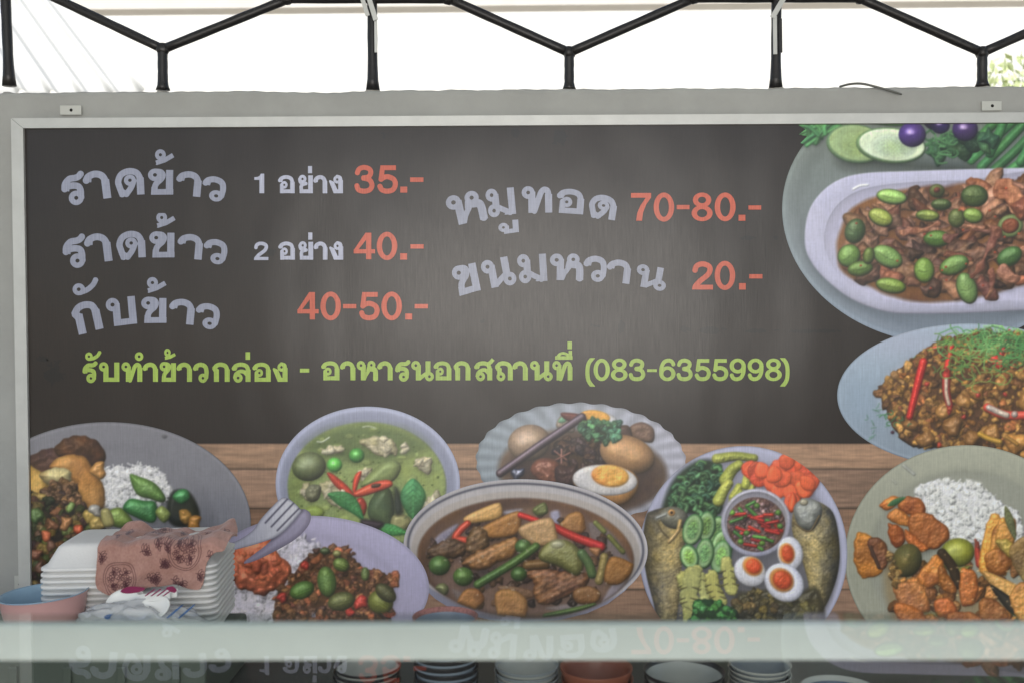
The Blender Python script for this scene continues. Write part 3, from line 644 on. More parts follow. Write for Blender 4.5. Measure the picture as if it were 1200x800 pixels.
    c.poly([(882, 694), (905, 690), (925, 700), (960, 690), (958, 770), (860, 770), (862, 700)], (48, 44, 30), R=8, bump=1.8, bsc=.4, soft=3, col2=(72, 66, 40))
    c.mince([(864, 700), (900, 694), (912, 712), (905, 770), (864, 770)], 60, [(96, 84, 46), (70, 62, 38), (112, 92, 56)], r=(3, 6)); c.mince([(922, 706), (945, 700), (952, 770), (915, 770)], 40, [(86, 80, 44), (64, 60, 36)], r=(3, 6))
    c.mince([(815, 712), (830, 702), (850, 710), (866, 722), (866, 770), (808, 770)], 110, [(44, 130, 60), (60, 150, 76), (32, 96, 46)], r=(2, 4.5), base=(24, 60, 34))
    for (x, y, rx, ry, rot, yx, yy) in [(926, 648, 15, 20, -8, 922, 648), (879, 669, 20, 17, 38, 882, 663), (919, 682, 25, 21, 42, 916, 679)]:
        c.ell(x, y, rx, ry, rot, (206, 206, 218), R=9, bulge=.5, spec=.12, sh=.6)
        c.ell(yx, yy, rx * .62, ry * .62, rot, (196, 132, 66), R=6, bulge=.3, sh=.2, spec=.05, soft=1.5); c.ell(yx + 1, yy, rx * .47, ry * .5, rot, (204, 74, 36), R=8, bulge=.4, bump=.6, spec=.2, sh=.1, col2=(184, 66, 34), soft=1.6)
    return c, d, 'printed platter of fried mackerel, vegetables and egg round a dip bowl'
def dish_stew():
    c = Canvas(465, 552, 770, 776)
    dr = sd_ell(c.X, c.Y, 616, 641, 143, 80, 2); db = sd_ell(c.X, c.Y, 618, 664, 122, 78, 0)
    db2 = sd_poly(c.X, c.Y, np.array([(473, 641), (476, 652), (482, 666), (489, 679), (498, 690), (510, 701), (524, 710), (545, 719), (575, 726), (616, 729), (655, 726), (688, 718), (712, 707), (732, 692), (746, 676), (755, 659), (758, 643), (720, 620), (616, 600), (510, 620)]))
    d = np.minimum(dr, db2)
    kx = np.clip((c.X - 475) / 285, 0, 1)[..., None]
    c.C[:] = A((140, 142, 168)) * (1 - kx) + A((164, 166, 196)) * kx
    c.C[:] = c.C * (1 - .25 * np.clip((c.Y - 650) / 80, 0, 1))[..., None]
    m = np.clip(.5 - dr / 1.4, 0, 1)[..., None]; c.C[:] = c.C * (1 - m) + (A((174, 170, 176)) + 10 * (kx - .5)) * m
    m = np.exp(-((dr + 5.2) / 1.5) ** 2)[..., None]; c.C[:] = c.C * (1 - m * .85) + A((48, 50, 66)) * m * .85
    di = sd_ell(c.X, c.Y, 616, 646, 134, 71, 2)
    m = np.clip(.5 - di / 2, 0, 1)[..., None]; c.C[:] = c.C * (1 - m) + A((168, 160, 158)) * (1 - .22 * np.clip((c.Y - 600) / 120, 0, 1))[..., None] * m
    c.clip = sd_ell(c.X, c.Y, 616, 653, 127, 70, 2)
    c.ell(616, 653, 127, 70, 2, (98, 68, 46), R=5, bulge=.3, sh=.3, spec=0, col2=(74, 52, 40), csc=.08, soft=1.5)
    c.ell(616, 658, 120, 65, 2, (62, 46, 42), R=6, bulge=0, sh=0, spec=0, soft=6, col2=(96, 76, 70), csc=.1)
    for pts, col in [([(512, 628), (534, 614), (534, 620), (512, 642), (500, 648)], (150, 146, 168)), ([(592, 598), (612, 596), (604, 602), (592, 602)], (150, 150, 170)), ([(645, 600), (655, 598), (656, 612), (648, 612)], (160, 160, 190)), ([(690, 612), (715, 622), (735, 650), (738, 662), (700, 640)], (108, 98, 102)), ([(728, 668), (736, 664), (728, 690), (706, 704)], (140, 132, 142)), ([(530, 690), (552, 700), (560, 716), (548, 716)], (112, 104, 112)), ([(640, 712), (668, 707), (700, 708), (660, 715)], (130, 122, 128)), ([(560, 668), (580, 664), (584, 680), (566, 690)], (84, 70, 70))]:
        c.poly(col=col, pts=pts, R=5, bulge=.2, sh=0, spec=.05, soft=2, alpha=.85)
    def pot(pts, col=(160, 122, 72), **k):
        kw = dict(R=6, bulge=.65, bump=.5, bsc=.4, spec=.18, sp=12, sh=.6, col2=A(col) * (.84, .76, .66), csc=.12, so=(2, 4), sb=5); kw.update(k); c.poly(pts, col, **kw)
    c.mince([(500, 640), (540, 612), (600, 600), (680, 610), (730, 660), (700, 700), (600, 712), (530, 690)], 90, [(74, 54, 42), (92, 66, 48), (60, 44, 38)], r=(3, 7), sh=.4)
    pot([(546, 604), (580, 589), (588, 592), (586, 606), (560, 612), (546, 612)]); pot([(564, 618), (606, 598), (611, 612), (604, 626), (582, 630), (568, 628)], (172, 124, 62))
    pot([(656, 612), (670, 600), (684, 604), (688, 620), (676, 626), (660, 622)], (156, 112, 66), edge=1.5)
    c.line([(610, 603), (622, 607), (640, 614)], 7, (178, 42, 36), R=4, spec=.3, sh=.5); c.line([(648, 616), (672, 628), (704, 640)], 9, (184, 44, 36), w1=11, R=5, spec=.35, sh=.6)
    pot([(610, 616), (644, 606), (652, 622), (652, 634), (630, 640), (611, 628)], (162, 126, 84)); c.poly([(624, 596), (638, 588), (642, 600), (630, 604)], (84, 94, 54), R=4, bump=.8)
    c.line([(548, 613), (540, 620), (534, 630), (545, 633)], 8, (188, 64, 44), w1=9, R=4, spec=.3, sh=.5)
    def wing(pts, col):
        c.poly(pts, col, R=9, bulge=.8, bump=1.0, bsc=.5, edge=1.4, esc=.5, spec=.22, sp=12, sh=.6, so=(2, 5), sb=6, col2=A(col) * .66, csc=.3, cvar=8,
               tex=lambda X, Y, b, d: b * (1 + .12 * np.sin((X * .5 + Y) * .9 + 1.5 * noise(X, Y, .2, 1)))[..., None])
    wing([(500, 648), (512, 636), (530, 630), (546, 636), (542, 650), (520, 654)], (106, 76, 54)); wing([(546, 640), (550, 622), (562, 616), (570, 626), (572, 640), (556, 648)], (98, 72, 50))
    wing([(540, 660), (548, 650), (580, 636), (604, 628), (610, 634), (604, 650), (586, 660), (566, 668), (552, 668)], (132, 90, 54))
    wing([(617, 672), (630, 664), (662, 668), (688, 674), (684, 690), (668, 698), (640, 708), (624, 698), (626, 684)], (122, 78, 46))
    c.line([(618, 662), (640, 660)], 12, (116, 84, 50), R=6); pot([(584, 686), (620, 690), (624, 700), (596, 700)], (96, 72, 50), bulge=.3)
    pot([(632, 646), (644, 634), (662, 632), (678, 642), (684, 662), (676, 674), (656, 664), (634, 656)], (128, 122, 62), R=12, spec=.3, col2=(100, 98, 48)); c.ell(653, 637, 8, 5, 0, (176, 172, 150), sh=0, soft=3, alpha=.7)
    c.line([(682, 648), (690, 660), (694, 672)], 11, (60, 84, 48), R=5); c.line([(708, 652), (706, 664), (702, 680)], 10, (128, 112, 66), R=5, bump=.4); pot([(690, 642), (704, 642), (700, 652)], (120, 80, 50))
    pot([(716, 652), (742, 660), (742, 668), (726, 684), (708, 680)], (166, 118, 58)); pot([(672, 692), (690, 686), (704, 694), (698, 706), (676, 706)], (124, 84, 48))
    for (a, b, m) in [((698, 612), (708, 622), 6), ((714, 628), (730, 646), 6)]: c.line([a, b], m, (104, 110, 56), R=3, col2=(70, 66, 40), csc=.5)
    for (x, y, r) in [(515, 662, 12.5), (543, 675, 12), (613, 640, 9.5), (608, 672, 9.5), (518, 690, 8)]:
        c.ell(x, y, r, r * .92, 0, (72, 116, 56) if r > 9 else (110, 116, 76), R=r, spec=.3, sp=14, sh=.6, col2=(54, 92, 46), csc=.1)
    c.line([(628, 640), (600, 660), (560, 684)], 10, (64, 98, 46), w1=10, R=5.5, bump=.3, spec=.22, sh=.6)
    pot([(536, 704), (546, 690), (560, 690), (568, 702), (556, 714), (542, 714)], (162, 108, 56)); pot([(580, 696), (600, 690), (618, 704), (612, 730), (588, 730)], (158, 116, 66)); c.line([(640, 722), (668, 716), (696, 710)], 8, (62, 96, 48), R=4)
    for _ in range(46):
        x, y = c.inside([(500, 640), (540, 612), (690, 610), (735, 660), (690, 710), (540, 700)], 1)[0]; c.ell(x, y, rng.uniform(.8, 2.2), .8, rng.uniform(0, 90), (200, 190, 180), sh=0, alpha=.5, soft=.8)
    c.clip = None
    return c, d, 'printed bowl of brown chicken stew with potato'
def dish_egg():
    c = Canvas(550, 464, 812, 620)
    ang = np.arctan2(c.Y - 541, (c.X - 681) * .55)
    d = sd_ell(c.X, c.Y, 681, 541, 123, 69, 2) + .9 * np.cos(ang * 30)
    kx = np.clip((c.X - 560) / 240, 0, 1)[..., None]
    c.C[:] = A((132, 146, 158)) * (1 - kx) + A((172, 172, 190)) * kx
    fl = np.cos(ang * 30); t = np.clip((d + 46) / 46, 0, 1)
    c.C[:] = c.C * (1 + .075 * fl * t + .05 * np.cos(ang * 30 + 1.2) * t)[..., None]; c.C[:] = c.C * (1 - .12 * np.exp(-((d + 1) / 1.2) ** 2))[..., None]
    c.clip = sd_ell(c.X, c.Y, 683, 552, 99, 50, 3)
    c.ell(683, 552, 99, 50, 3, (116, 96, 82), R=5, bulge=.1, sh=.25, spec=0, soft=4, col2=(96, 78, 68), csc=.08)
    c.ell(686, 556, 88, 44, 3, (66, 50, 44), R=5, bulge=0, sh=0, spec=0, soft=9, col2=(50, 38, 36), csc=.1)
    c.clip = sd_ell(c.X, c.Y, 681, 541, 120, 67, 2)
    c.poly([(738, 500), (752, 494), (766, 502), (764, 518), (742, 512)], (86, 66, 58), R=6, bump=.8, spec=.15, col2=(110, 84, 70)); c.poly([(716, 502), (736, 498), (740, 514), (720, 516)], (70, 52, 48), R=6, bump=.8, spec=.12)
    c.ell(700, 492, 24, 11, 6, (182, 182, 190), R=6, spec=.1); c.ell(697, 488, 18, 8, 6, (206, 148, 60), R=5, bulge=.4, bump=.5, spec=.15, sh=.1, col2=(190, 120, 46))
    c.poly([(652, 500), (658, 486), (672, 490), (672, 506)], (140, 126, 118), R=5, bump=.6); c.leaf((654, 494), (668, 487), 7, (70, 120, 96), vein=False); c.poly([(658, 483), (684, 486), (686, 496), (664, 492)], (92, 46, 38), R=4)
    c.ell(620, 518, 25, 21, -12, (184, 152, 122), R=22, spec=.25, sp=10, sh=.5, col2=(172, 134, 102), csc=.06)
    c.mince([(650, 530), (680, 506), (712, 512), (714, 540), (690, 566), (640, 562)], 70, [(52, 38, 36), (66, 46, 42), (44, 34, 34)], r=(4, 8), spec=.3)
    c.rag(640, 552, 14, (116, 68, 50), bump=1.4, spec=.3, asp=1.1); c.rag(606, 554, 8, (36, 40, 60), bump=1, spec=.8, sp=10); c.rag(668, 556, 14, (62, 42, 38), bump=1.2, spec=.2)
    c.line([(586, 554), (630, 523), (682, 488)], 9.5, (48, 34, 42), R=5, bulge=.8, spec=.4, sp=8, sh=.6, sm=False); c.line([(588, 551), (630, 521), (676, 490)], 1.6, (128, 112, 132), sh=0, alpha=.8, sm=False)
    c.line([(650, 528), (658, 534), (664, 538)], 2, (150, 100, 90)); c.line([(658, 526), (658, 542)], 2, (140, 96, 90)); c.line([(652, 538), (668, 530)], 2, (120, 76, 70))
    c.ell(735, 532, 33, 22, 18, (184, 142, 102), R=22, spec=.18, sp=8, sh=.55, col2=(170, 124, 84), csc=.06)
    c.mince([(682, 498), (700, 492), (724, 496), (722, 516), (706, 520), (688, 512)], 70, [(34, 84, 56), (48, 104, 70), (26, 62, 46)], r=(2, 4.6), spec=.2); c.mince([(714, 500), (726, 496), (726, 512), (716, 516)], 16, [(66, 140, 110), (56, 120, 92)], r=(2, 4))
    c.poly([(672, 566), (684, 552), (710, 544), (738, 550), (748, 562), (746, 576), (732, 590), (714, 590), (694, 580)], (176, 124, 70), R=12, spec=.15, sh=.6)
    c.ell(709, 562, 38, 18, 4, (206, 204, 212), R=8, bulge=.4, spec=.12, sh=0); c.ell(715, 557, 22, 13, 6, (216, 152, 56), R=6, bulge=.35, bump=.9, bsc=.4, spec=.25, sp=12, sh=.1, col2=(204, 118, 40), csc=.25, soft=1.3)
    c.clip = None
    return c, d, 'printed fluted plate of brown stewed eggs and pork'
def dish_green_curry():
    c = Canvas(315, 468, 550, 670)
    d = sd_ell(c.X, c.Y, 431, 566, 108, 90, 0)
    k = np.clip((c.Y - 476) / 180, 0, 1)[..., None]
    c.C[:] = A((146, 152, 178)) * (1 - k) + A((132, 136, 158)) * k
    l = np.exp(-((d + 3) / 2.2) ** 2)[..., None]; c.C[:] = c.C * (1 + .16 * l) - 12 * np.exp(-((d + 12) / 6) ** 2)[..., None]
    c.clip = sd_ell(c.X, c.Y, 430, 569, 93, 75)
    c.ell(430, 569, 93, 75, 0, (122, 140, 86), R=6, bulge=.3, sh=.35, spec=0, col2=(102, 122, 70), csc=.15, bump=.5, soft=1.3)
    c.ell(430, 520, 72, 22, 0, (78, 100, 56), R=8, bulge=0, sh=0, spec=0, soft=8, alpha=.7, bump=.5)
    for _ in range(60):
        x, y = c.inside([(345, 560), (380, 510), (430, 500), (480, 510), (515, 560), (500, 620), (360, 620)], 1)[0]
        c.ell(x, y, rng.uniform(2, 6), rng.uniform(1.5, 3.5), 0, A((146, 166, 96)) * rng.uniform(.75, 1.1), R=2, bulge=.6, sh=.2, spec=.12, alpha=.7, soft=1.6)
    for _ in range(90):
        x, y = c.inside([(345, 560), (380, 510), (430, 500), (480, 510), (515, 560), (500, 620), (360, 620)], 1)[0]; c.ell(x, y, 1.2, 1, 0, (72, 96, 48), sh=0, spec=.1)
    c.line([(425, 500), (432, 499), (440, 501)], 1.5, (176, 186, 160), sh=0); c.line([(372, 517), (378, 517), (386, 512)], 2, (160, 170, 150), sh=0)
    c.ell(362, 546, 20, 17, -10, (72, 88, 56), R=17, spec=.3, sp=9, sh=.5, col2=(92, 104, 74), csc=.08)
    def meat(pts, n=14):
        c.poly(pts, (184, 174, 146), R=6, bulge=.7, bump=2.2, bsc=.3, edge=1.8, esc=.5, spec=.15, sp=12, sh=.5, col2=(150, 142, 106), csc=.3)
        p_ = smooth_closed(pts, 4)
        for (x, y) in c.inside(p_, max(3, n // 4), 2): c.rag(x, y, rng.uniform(2.5, 4.5), (190, 180, 154), bump=.8, asp=1.6, rot=rng.uniform(0, 180), spec=.15, sh=.3, alpha=.8)
    meat([(421, 518), (440, 511), (458, 514), (464, 530), (446, 532)], 22); meat([(484, 538), (498, 532), (508, 540), (504, 556), (490, 552)]); meat([(376, 566), (400, 562), (410, 580), (404, 596), (384, 588)], 20); meat([(470, 524), (476, 518), (476, 534)], 8); meat([(350, 576), (362, 566), (366, 590)], 12); meat([(376, 524), (398, 522), (400, 530), (380, 530)], 8); meat([(496, 590), (514, 576), (512, 590), (498, 604)], 12); meat([(420, 552), (436, 548), (430, 562)], 8)
    c.rag(366, 578, 11, (110, 112, 92), bump=1.4)
    for (x, y) in [(418, 533), (392, 544)]: c.ell(x, y, 9, 8.6, 0, (58, 158, 66), R=9, spec=.4, sp=20, sh=.65, so=(-2, 2))
    c.poly([(422, 568), (444, 544), (460, 538), (470, 546), (462, 562), (440, 570)], (116, 130, 88), R=10, spec=.15, col2=(96, 112, 70)); c.poly([(432, 590), (445, 572), (458, 574), (462, 600), (456, 618), (434, 608)], (62, 82, 50), R=12, spec=.15)
    c.poly([(460, 604), (474, 602), (482, 612), (470, 624), (458, 620)], (134, 130, 84), R=7)
    red = (188, 60, 42)
    c.poly([(383, 554), (392, 556), (412, 574), (416, 586), (404, 578), (392, 568)], red, R=5, spec=.25, sh=.6); c.poly([(413, 572), (416, 556), (424, 552), (420, 566), (416, 578)], red, R=4, spec=.25); c.poly([(415, 576), (440, 564), (456, 562), (460, 568), (448, 574), (420, 582)], (200, 74, 50), R=5, spec=.25, sh=.6); c.poly([(436, 567), (446, 566), (444, 570), (436, 571)], (60, 40, 30), R=2, sh=0); c.poly([(415, 588), (424, 582), (430, 592), (426, 604), (418, 598)], (176, 56, 40), R=5); c.ell(402, 575, 3, 2.2, 30, (214, 200, 176), sh=0)
    c.poly([(462, 570), (470, 580), (472, 600), (462, 600)], (36, 44, 32), R=5, soft=3)
    c.leaf((484, 560), (484, 608), 30, (40, 124, 70)); c.leaf((384, 578), (426, 608), 19, (34, 122, 62), bend=-.12); c.leaf((440, 617), (478, 624), 14, (34, 128, 60))
    c.ell(368, 600, 12, 8, 0, (112, 132, 62), R=6, spec=.15, soft=2); c.poly([(424, 608), (450, 612), (440, 622), (426, 618)], (40, 30, 40), R=5, soft=2)
    c.clip = None
    return c, d, 'printed bowl of green curry with red chilli and basil'
def dish_mince_rice():
    c = Canvas(240, 575, 515, 776)
    dp = sd_ell(c.X, c.Y, 372, 683, 131, 79, 4)
    fork = np.minimum(sd_poly(c.X, c.Y, smooth_closed([(262, 640), (284, 625), (306, 604), (330, 583), (352, 600), (338, 618), (312, 636), (280, 650)], 5)), sd_poly(c.X, c.Y, smooth_closed([(316, 636), (330, 610), (350, 596), (363, 598), (364, 608), (354, 622), (336, 640)], 5)))
    d = np.minimum(dp, 1e9)
    k = np.clip((c.X - 280) / 220, 0, 1)[..., None]; k2 = np.clip((c.Y - 610) / 120, 0, 1)[..., None]
    c.C[:] = (A((158, 152, 182)) * (1 - k) + A((178, 174, 210)) * k) * (1.02 - .1 * k2) * (1 - .12 * np.exp(-((dp + 1) / 1.5) ** 2)[..., None])
    well = sd_ell(c.X, c.Y, 365, 690, 100, 62, 4); c.C[:] = c.C * (1 - .05 * np.exp(-(well / 5) ** 2))[..., None]
    c.poly([(262, 640), (300, 632), (322, 636), (310, 644), (270, 650)], (34, 30, 46), R=5, soft=2)
    c.rice([(244, 700), (275, 660), (320, 628), (352, 624), (372, 634), (380, 648), (350, 670), (336, 690), (334, 724), (330, 770), (244, 770)], 420, col=(212, 208, 230), base=(148, 142, 168))
    c.rag(303, 663, 31, (216, 114, 82), n=14, irr=.12, R=18, asp=1.12, bump=3.0, bsc=.35, edge=2.5, esc=.4, spec=.18, sp=12, sh=.6, so=(2, 6), sb=6, col2=(190, 88, 60), csc=.2)
    for _ in range(60):
        a = rng.uniform(0, 6.28); r = rng.uniform(0, 26); c.rag(300 + 1.1 * r * math.cos(a), 662 + .7 * r * math.sin(a), rng.uniform(3, 7), A((216, 116, 84)) * rng.uniform(.85, 1.12), bump=1, spec=.12, sp=10, sh=.25, alpha=.7, col2=(190, 90, 62))
    m = [(322, 700), (336, 684), (350, 660), (372, 644), (400, 640), (416, 650), (430, 664), (450, 668), (465, 674), (462, 688), (454, 700), (460, 722), (440, 770), (330, 770)]
    c.mince(m, 460, [(124, 84, 56), (106, 70, 48), (140, 96, 64), (92, 58, 40), (150, 86, 58)], r=(2.4, 5.5), base=(80, 54, 36), spec=.16)
    for (x, y, r) in [(356, 662, 5), (424, 706, 8), (352, 690, 6), (330, 700, 6), (410, 716, 5)]: c.rag(x, y, r, (164, 50, 42), bump=1, spec=.25)
    for (x, y, rx, ry, rot, col) in [(381, 645, 6, 4, 0, (56, 76, 44)), (395, 648, 5, 4, 0, (128, 128, 70)), (400, 661, 10, 8, 24, (98, 132, 58)), (428, 672, 5, 8, 0, (96, 120, 62)), (383, 681, 11, 18, -8, (74, 112, 50)), (354, 691, 15, 10, -22, (60, 108, 48)), (400, 704, 16, 11, -14, (104, 112, 56)), (446, 705, 15, 14, 30, (124, 136, 54)), (452, 694, 14, 9, 40, (86, 86, 48))]:
        c.ell(x, y, rx, ry, rot, A(col), R=min(rx, ry), bulge=.85, bump=.25, bsc=.4, spec=.3, sp=14, sh=.65, col2=A(col) * .8, csc=.15)
        cc, ss = math.cos(rad(rot)), math.sin(rad(rot)); L = max(rx, ry) * .6
        if max(rx, ry) > 9:
            u = (cc, ss) if rx > ry else (-ss, cc)
            for o in (-3, 0, 3): c.line([(x - L * u[0] - o * u[1], y - L * u[1] + o * u[0]), (x + L * u[0] - o * u[1], y + L * u[1] + o * u[0])], .9, A(col) * 1.3, sh=0, alpha=.45)
    return c, d, 'printed lavender plate of rice, patty and minced meat'
def cutlery():
    c = Canvas(250, 574, 376, 660, 2)
    sp = sd_poly(c.X, c.Y, smooth_closed([(316, 634), (326, 614), (342, 600), (356, 596), (364, 602), (362, 614), (350, 628), (332, 640), (300, 656), (286, 658)], 6))
    fk = sd_poly(c.X, c.Y, smooth_closed([(330, 583), (340, 585), (352, 596), (350, 602), (334, 620), (320, 630), (300, 637), (278, 643), (262, 648), (262, 640), (280, 632), (296, 621), (306, 607), (318, 594)], 5))
    gaps = np.full(c.X.shape, 1e9)
    for a, b in [((311, 612), (337, 584)), ((318, 616.5), (344, 589)), ((325, 621), (351, 594.5))]: gaps = np.minimum(gaps, sd_line(c.X, c.Y, [a, b], 1.7))
    d = np.minimum(sp, fk)
    m = np.clip(-sp / 6, 0, 1)[..., None]; c.C[:] = A((122, 116, 140)) * (1 - m) + A((166, 160, 190)) * m
    g = np.clip(((c.X - 334) * .7 + (c.Y - 616) * .7) / 18 + .5, 0, 1)[..., None]; c.C[:] = c.C * (1.08 - .2 * g)
    sh_ = np.clip(1 - (fk + 1) / 5, 0, 1)[..., None]; c.C[:] = c.C * (1 - .5 * sh_)
    m = np.clip(.6 - fk, 0, 1)[..., None]; e = np.clip(-fk / 3, 0, 1)[..., None]; t = np.clip((c.X - 280) / 60, 0, 1)[..., None]
    c.C[:] = c.C * (1 - m) + (A((136, 136, 154)) * (1 - e) + (A((168, 168, 188)) * (1 - t) + A((196, 196, 208)) * t) * e) * m
    m = np.clip(.6 - gaps, 0, 1)[..., None]; c.C[:] = c.C * (1 - m) + A((74, 72, 92)) * m
    return c, d, 'printed silver fork and spoon on the lavender plate'
def dish_left():
    c = Canvas(20, 486, 300, 776)
    d = c.plate(126, 612, 168, 118, 0, (128, 128, 139), (119, 119, 129), top=.92, bot=1.06, wellk=.78)
    c.ell(193, 511, 2.5, 1.6, 0, (70, 70, 78), sh=0, soft=2)
    g = c
    g.poly([(30, 540), (44, 530), (66, 524), (84, 526), (84, 548), (60, 560), (30, 556)], (72, 48, 38), R=10, bump=2.4, bsc=.4, spec=.08, edge=1.5, col2=(54, 36, 30))
    g.poly([(66, 526), (78, 516), (100, 512), (116, 520), (123, 536), (118, 546), (104, 546), (84, 540)], (88, 54, 36), R=12, bump=2.4, bsc=.4, spec=.1, edge=1.5, col2=(62, 40, 30))
    g.rice([(112, 556), (128, 546), (146, 544), (156, 540), (174, 546), (190, 552), (200, 574), (190, 590), (150, 596), (122, 590)], 220, col=(216, 216, 222), base=(150, 148, 150))
    def egg(pts, col):
        g.poly(pts, col, R=12, bump=1.5, bsc=.22, edge=1.5, spec=.1, sp=8, sh=.45, col2=A(col) * (.84, .76, .66), csc=.12)
    egg([(30, 546), (44, 552), (56, 562), (54, 580), (40, 590), (30, 588)], (176, 142, 78)); egg([(56, 545), (66, 536), (84, 532), (100, 538), (108, 550), (118, 560), (122, 590), (108, 600), (96, 586), (80, 560), (62, 552)], (190, 140, 78)); egg([(46, 556), (62, 548), (80, 552), (80, 566), (58, 566)], (172, 160, 116)); g.rag(116, 550, 9, (176, 126, 70), bump=1)
    g.mince([(48, 580), (60, 566), (86, 566), (94, 580), (90, 596), (60, 596)], 60, [(98, 70, 46), (82, 58, 40), (116, 84, 56)], r=(2.5, 5), base=(70, 48, 32))
    g.mince([(28, 590), (60, 588), (100, 594), (118, 612), (130, 630), (100, 660), (60, 720), (50, 770), (24, 770)], 330, [(62, 74, 36), (90, 74, 40), (104, 68, 42), (48, 56, 32), (110, 92, 50), (72, 50, 38), (60, 40, 34)], r=(3, 7), base=(40, 34, 26))
    for (x, y, r, cc) in [(90, 620, 6, (184, 74, 40)), (54, 628, 7, (170, 86, 54)), (62, 615, 7, (130, 84, 56)), (78, 612, 8, (140, 96, 60)), (44, 604, 8, (66, 96, 48)), (82, 594, 6, (88, 116, 58)), (42, 648, 7, (110, 66, 50)), (104, 604, 8, (170, 142, 70)), (114, 614, 9, (178, 150, 80)), (60, 640, 6, (90, 60, 46)), (46, 664, 7, (88, 58, 44)), (50, 690, 7, (80, 50, 40))]: g.rag(x, y, r, cc, bump=1.2, spec=.25, sp=12)
    g.rag(112, 598, 7, (176, 172, 168), bump=1)
    g.poly([(196, 588), (204, 574), (222, 576), (234, 600), (228, 614), (206, 616), (196, 606)], (30, 34, 26), R=8, soft=2)
    def pea(pts, col): g.poly(pts, col, R=9, bulge=.9, bump=.5, bsc=.25, spec=.35, sp=14, sh=.6, col2=A(col) * .76, csc=.12)
    pea([(152, 556), (164, 558), (182, 566), (194, 582), (190, 588), (176, 584), (160, 578)], (80, 128, 52)); pea([(126, 600), (140, 594), (152, 604), (156, 614), (144, 618), (130, 614)], (96, 128, 54)); pea([(144, 596), (152, 584), (168, 586), (182, 588), (184, 604), (178, 612), (160, 606)], (34, 128, 62)); pea([(202, 582), (210, 573), (220, 574), (222, 584), (212, 590)], (28, 112, 62)); pea([(182, 600), (190, 592), (200, 602), (192, 612)], (120, 138, 72))
    g.rag(218, 604, 9, (176, 128, 56), bump=1.3, spec=.25); g.rag(228, 612, 8, (170, 116, 56), bump=1.3); g.poly([(118, 598), (128, 596), (134, 614), (122, 616)], (140, 132, 80), R=5)
    return c, d, 'printed grey plate of rice with egg and green peas'
DISHES = [dish_stir_fry, dish_minced, dish_curry_rice, dish_left, dish_green_curry, dish_egg, dish_fish, dish_stew, dish_mince_rice, cutlery]
def wood():
    c = Canvas(20, 519, 1250, 776, 1.0)
    X, Y = c.X, c.Y
    rows = [519, 549, 595, 641, 690, 740, 790]; col = np.zeros(X.shape + (3,))
    for i in range(6):
        y0, y1 = rows[i], rows[i + 1]; m = (Y >= y0) & (Y < y1); u = X + 400 * i
        ox, oy = rng.uniform(0, 512, 2)
        wav = noise(u, Y, .012, 1, ox, oy) * 5
        g = noise(u * .1, (Y + wav) * 1.0, .9, 0, ox, oy); g2 = noise(u * .18, (Y + wav) * 2.2, .9, 2, oy, ox); big = noise(u, Y, .02, 1, oy, ox)
        b = np.array([(132, 104, 84), (126, 100, 84), (120, 92, 74), (128, 100, 82), (118, 92, 76), (122, 96, 78)][i])
        b = b * 1.16; v = 1 + .09 * g + .05 * g2 + .08 * big - .22 * np.clip(g - 1.1, 0, 1)
        v = v * (1 - .5 * np.exp(-((Y - y0) / 1.1) ** 2)) * (1 - .35 * np.exp(-((Y - y1) / 1.6) ** 2))
        col = np.where(m[..., None], b * v[..., None], col)
    c.C[:] = np.clip(col, 0, 255)
    return c, None, 'printed brown wooden table top'
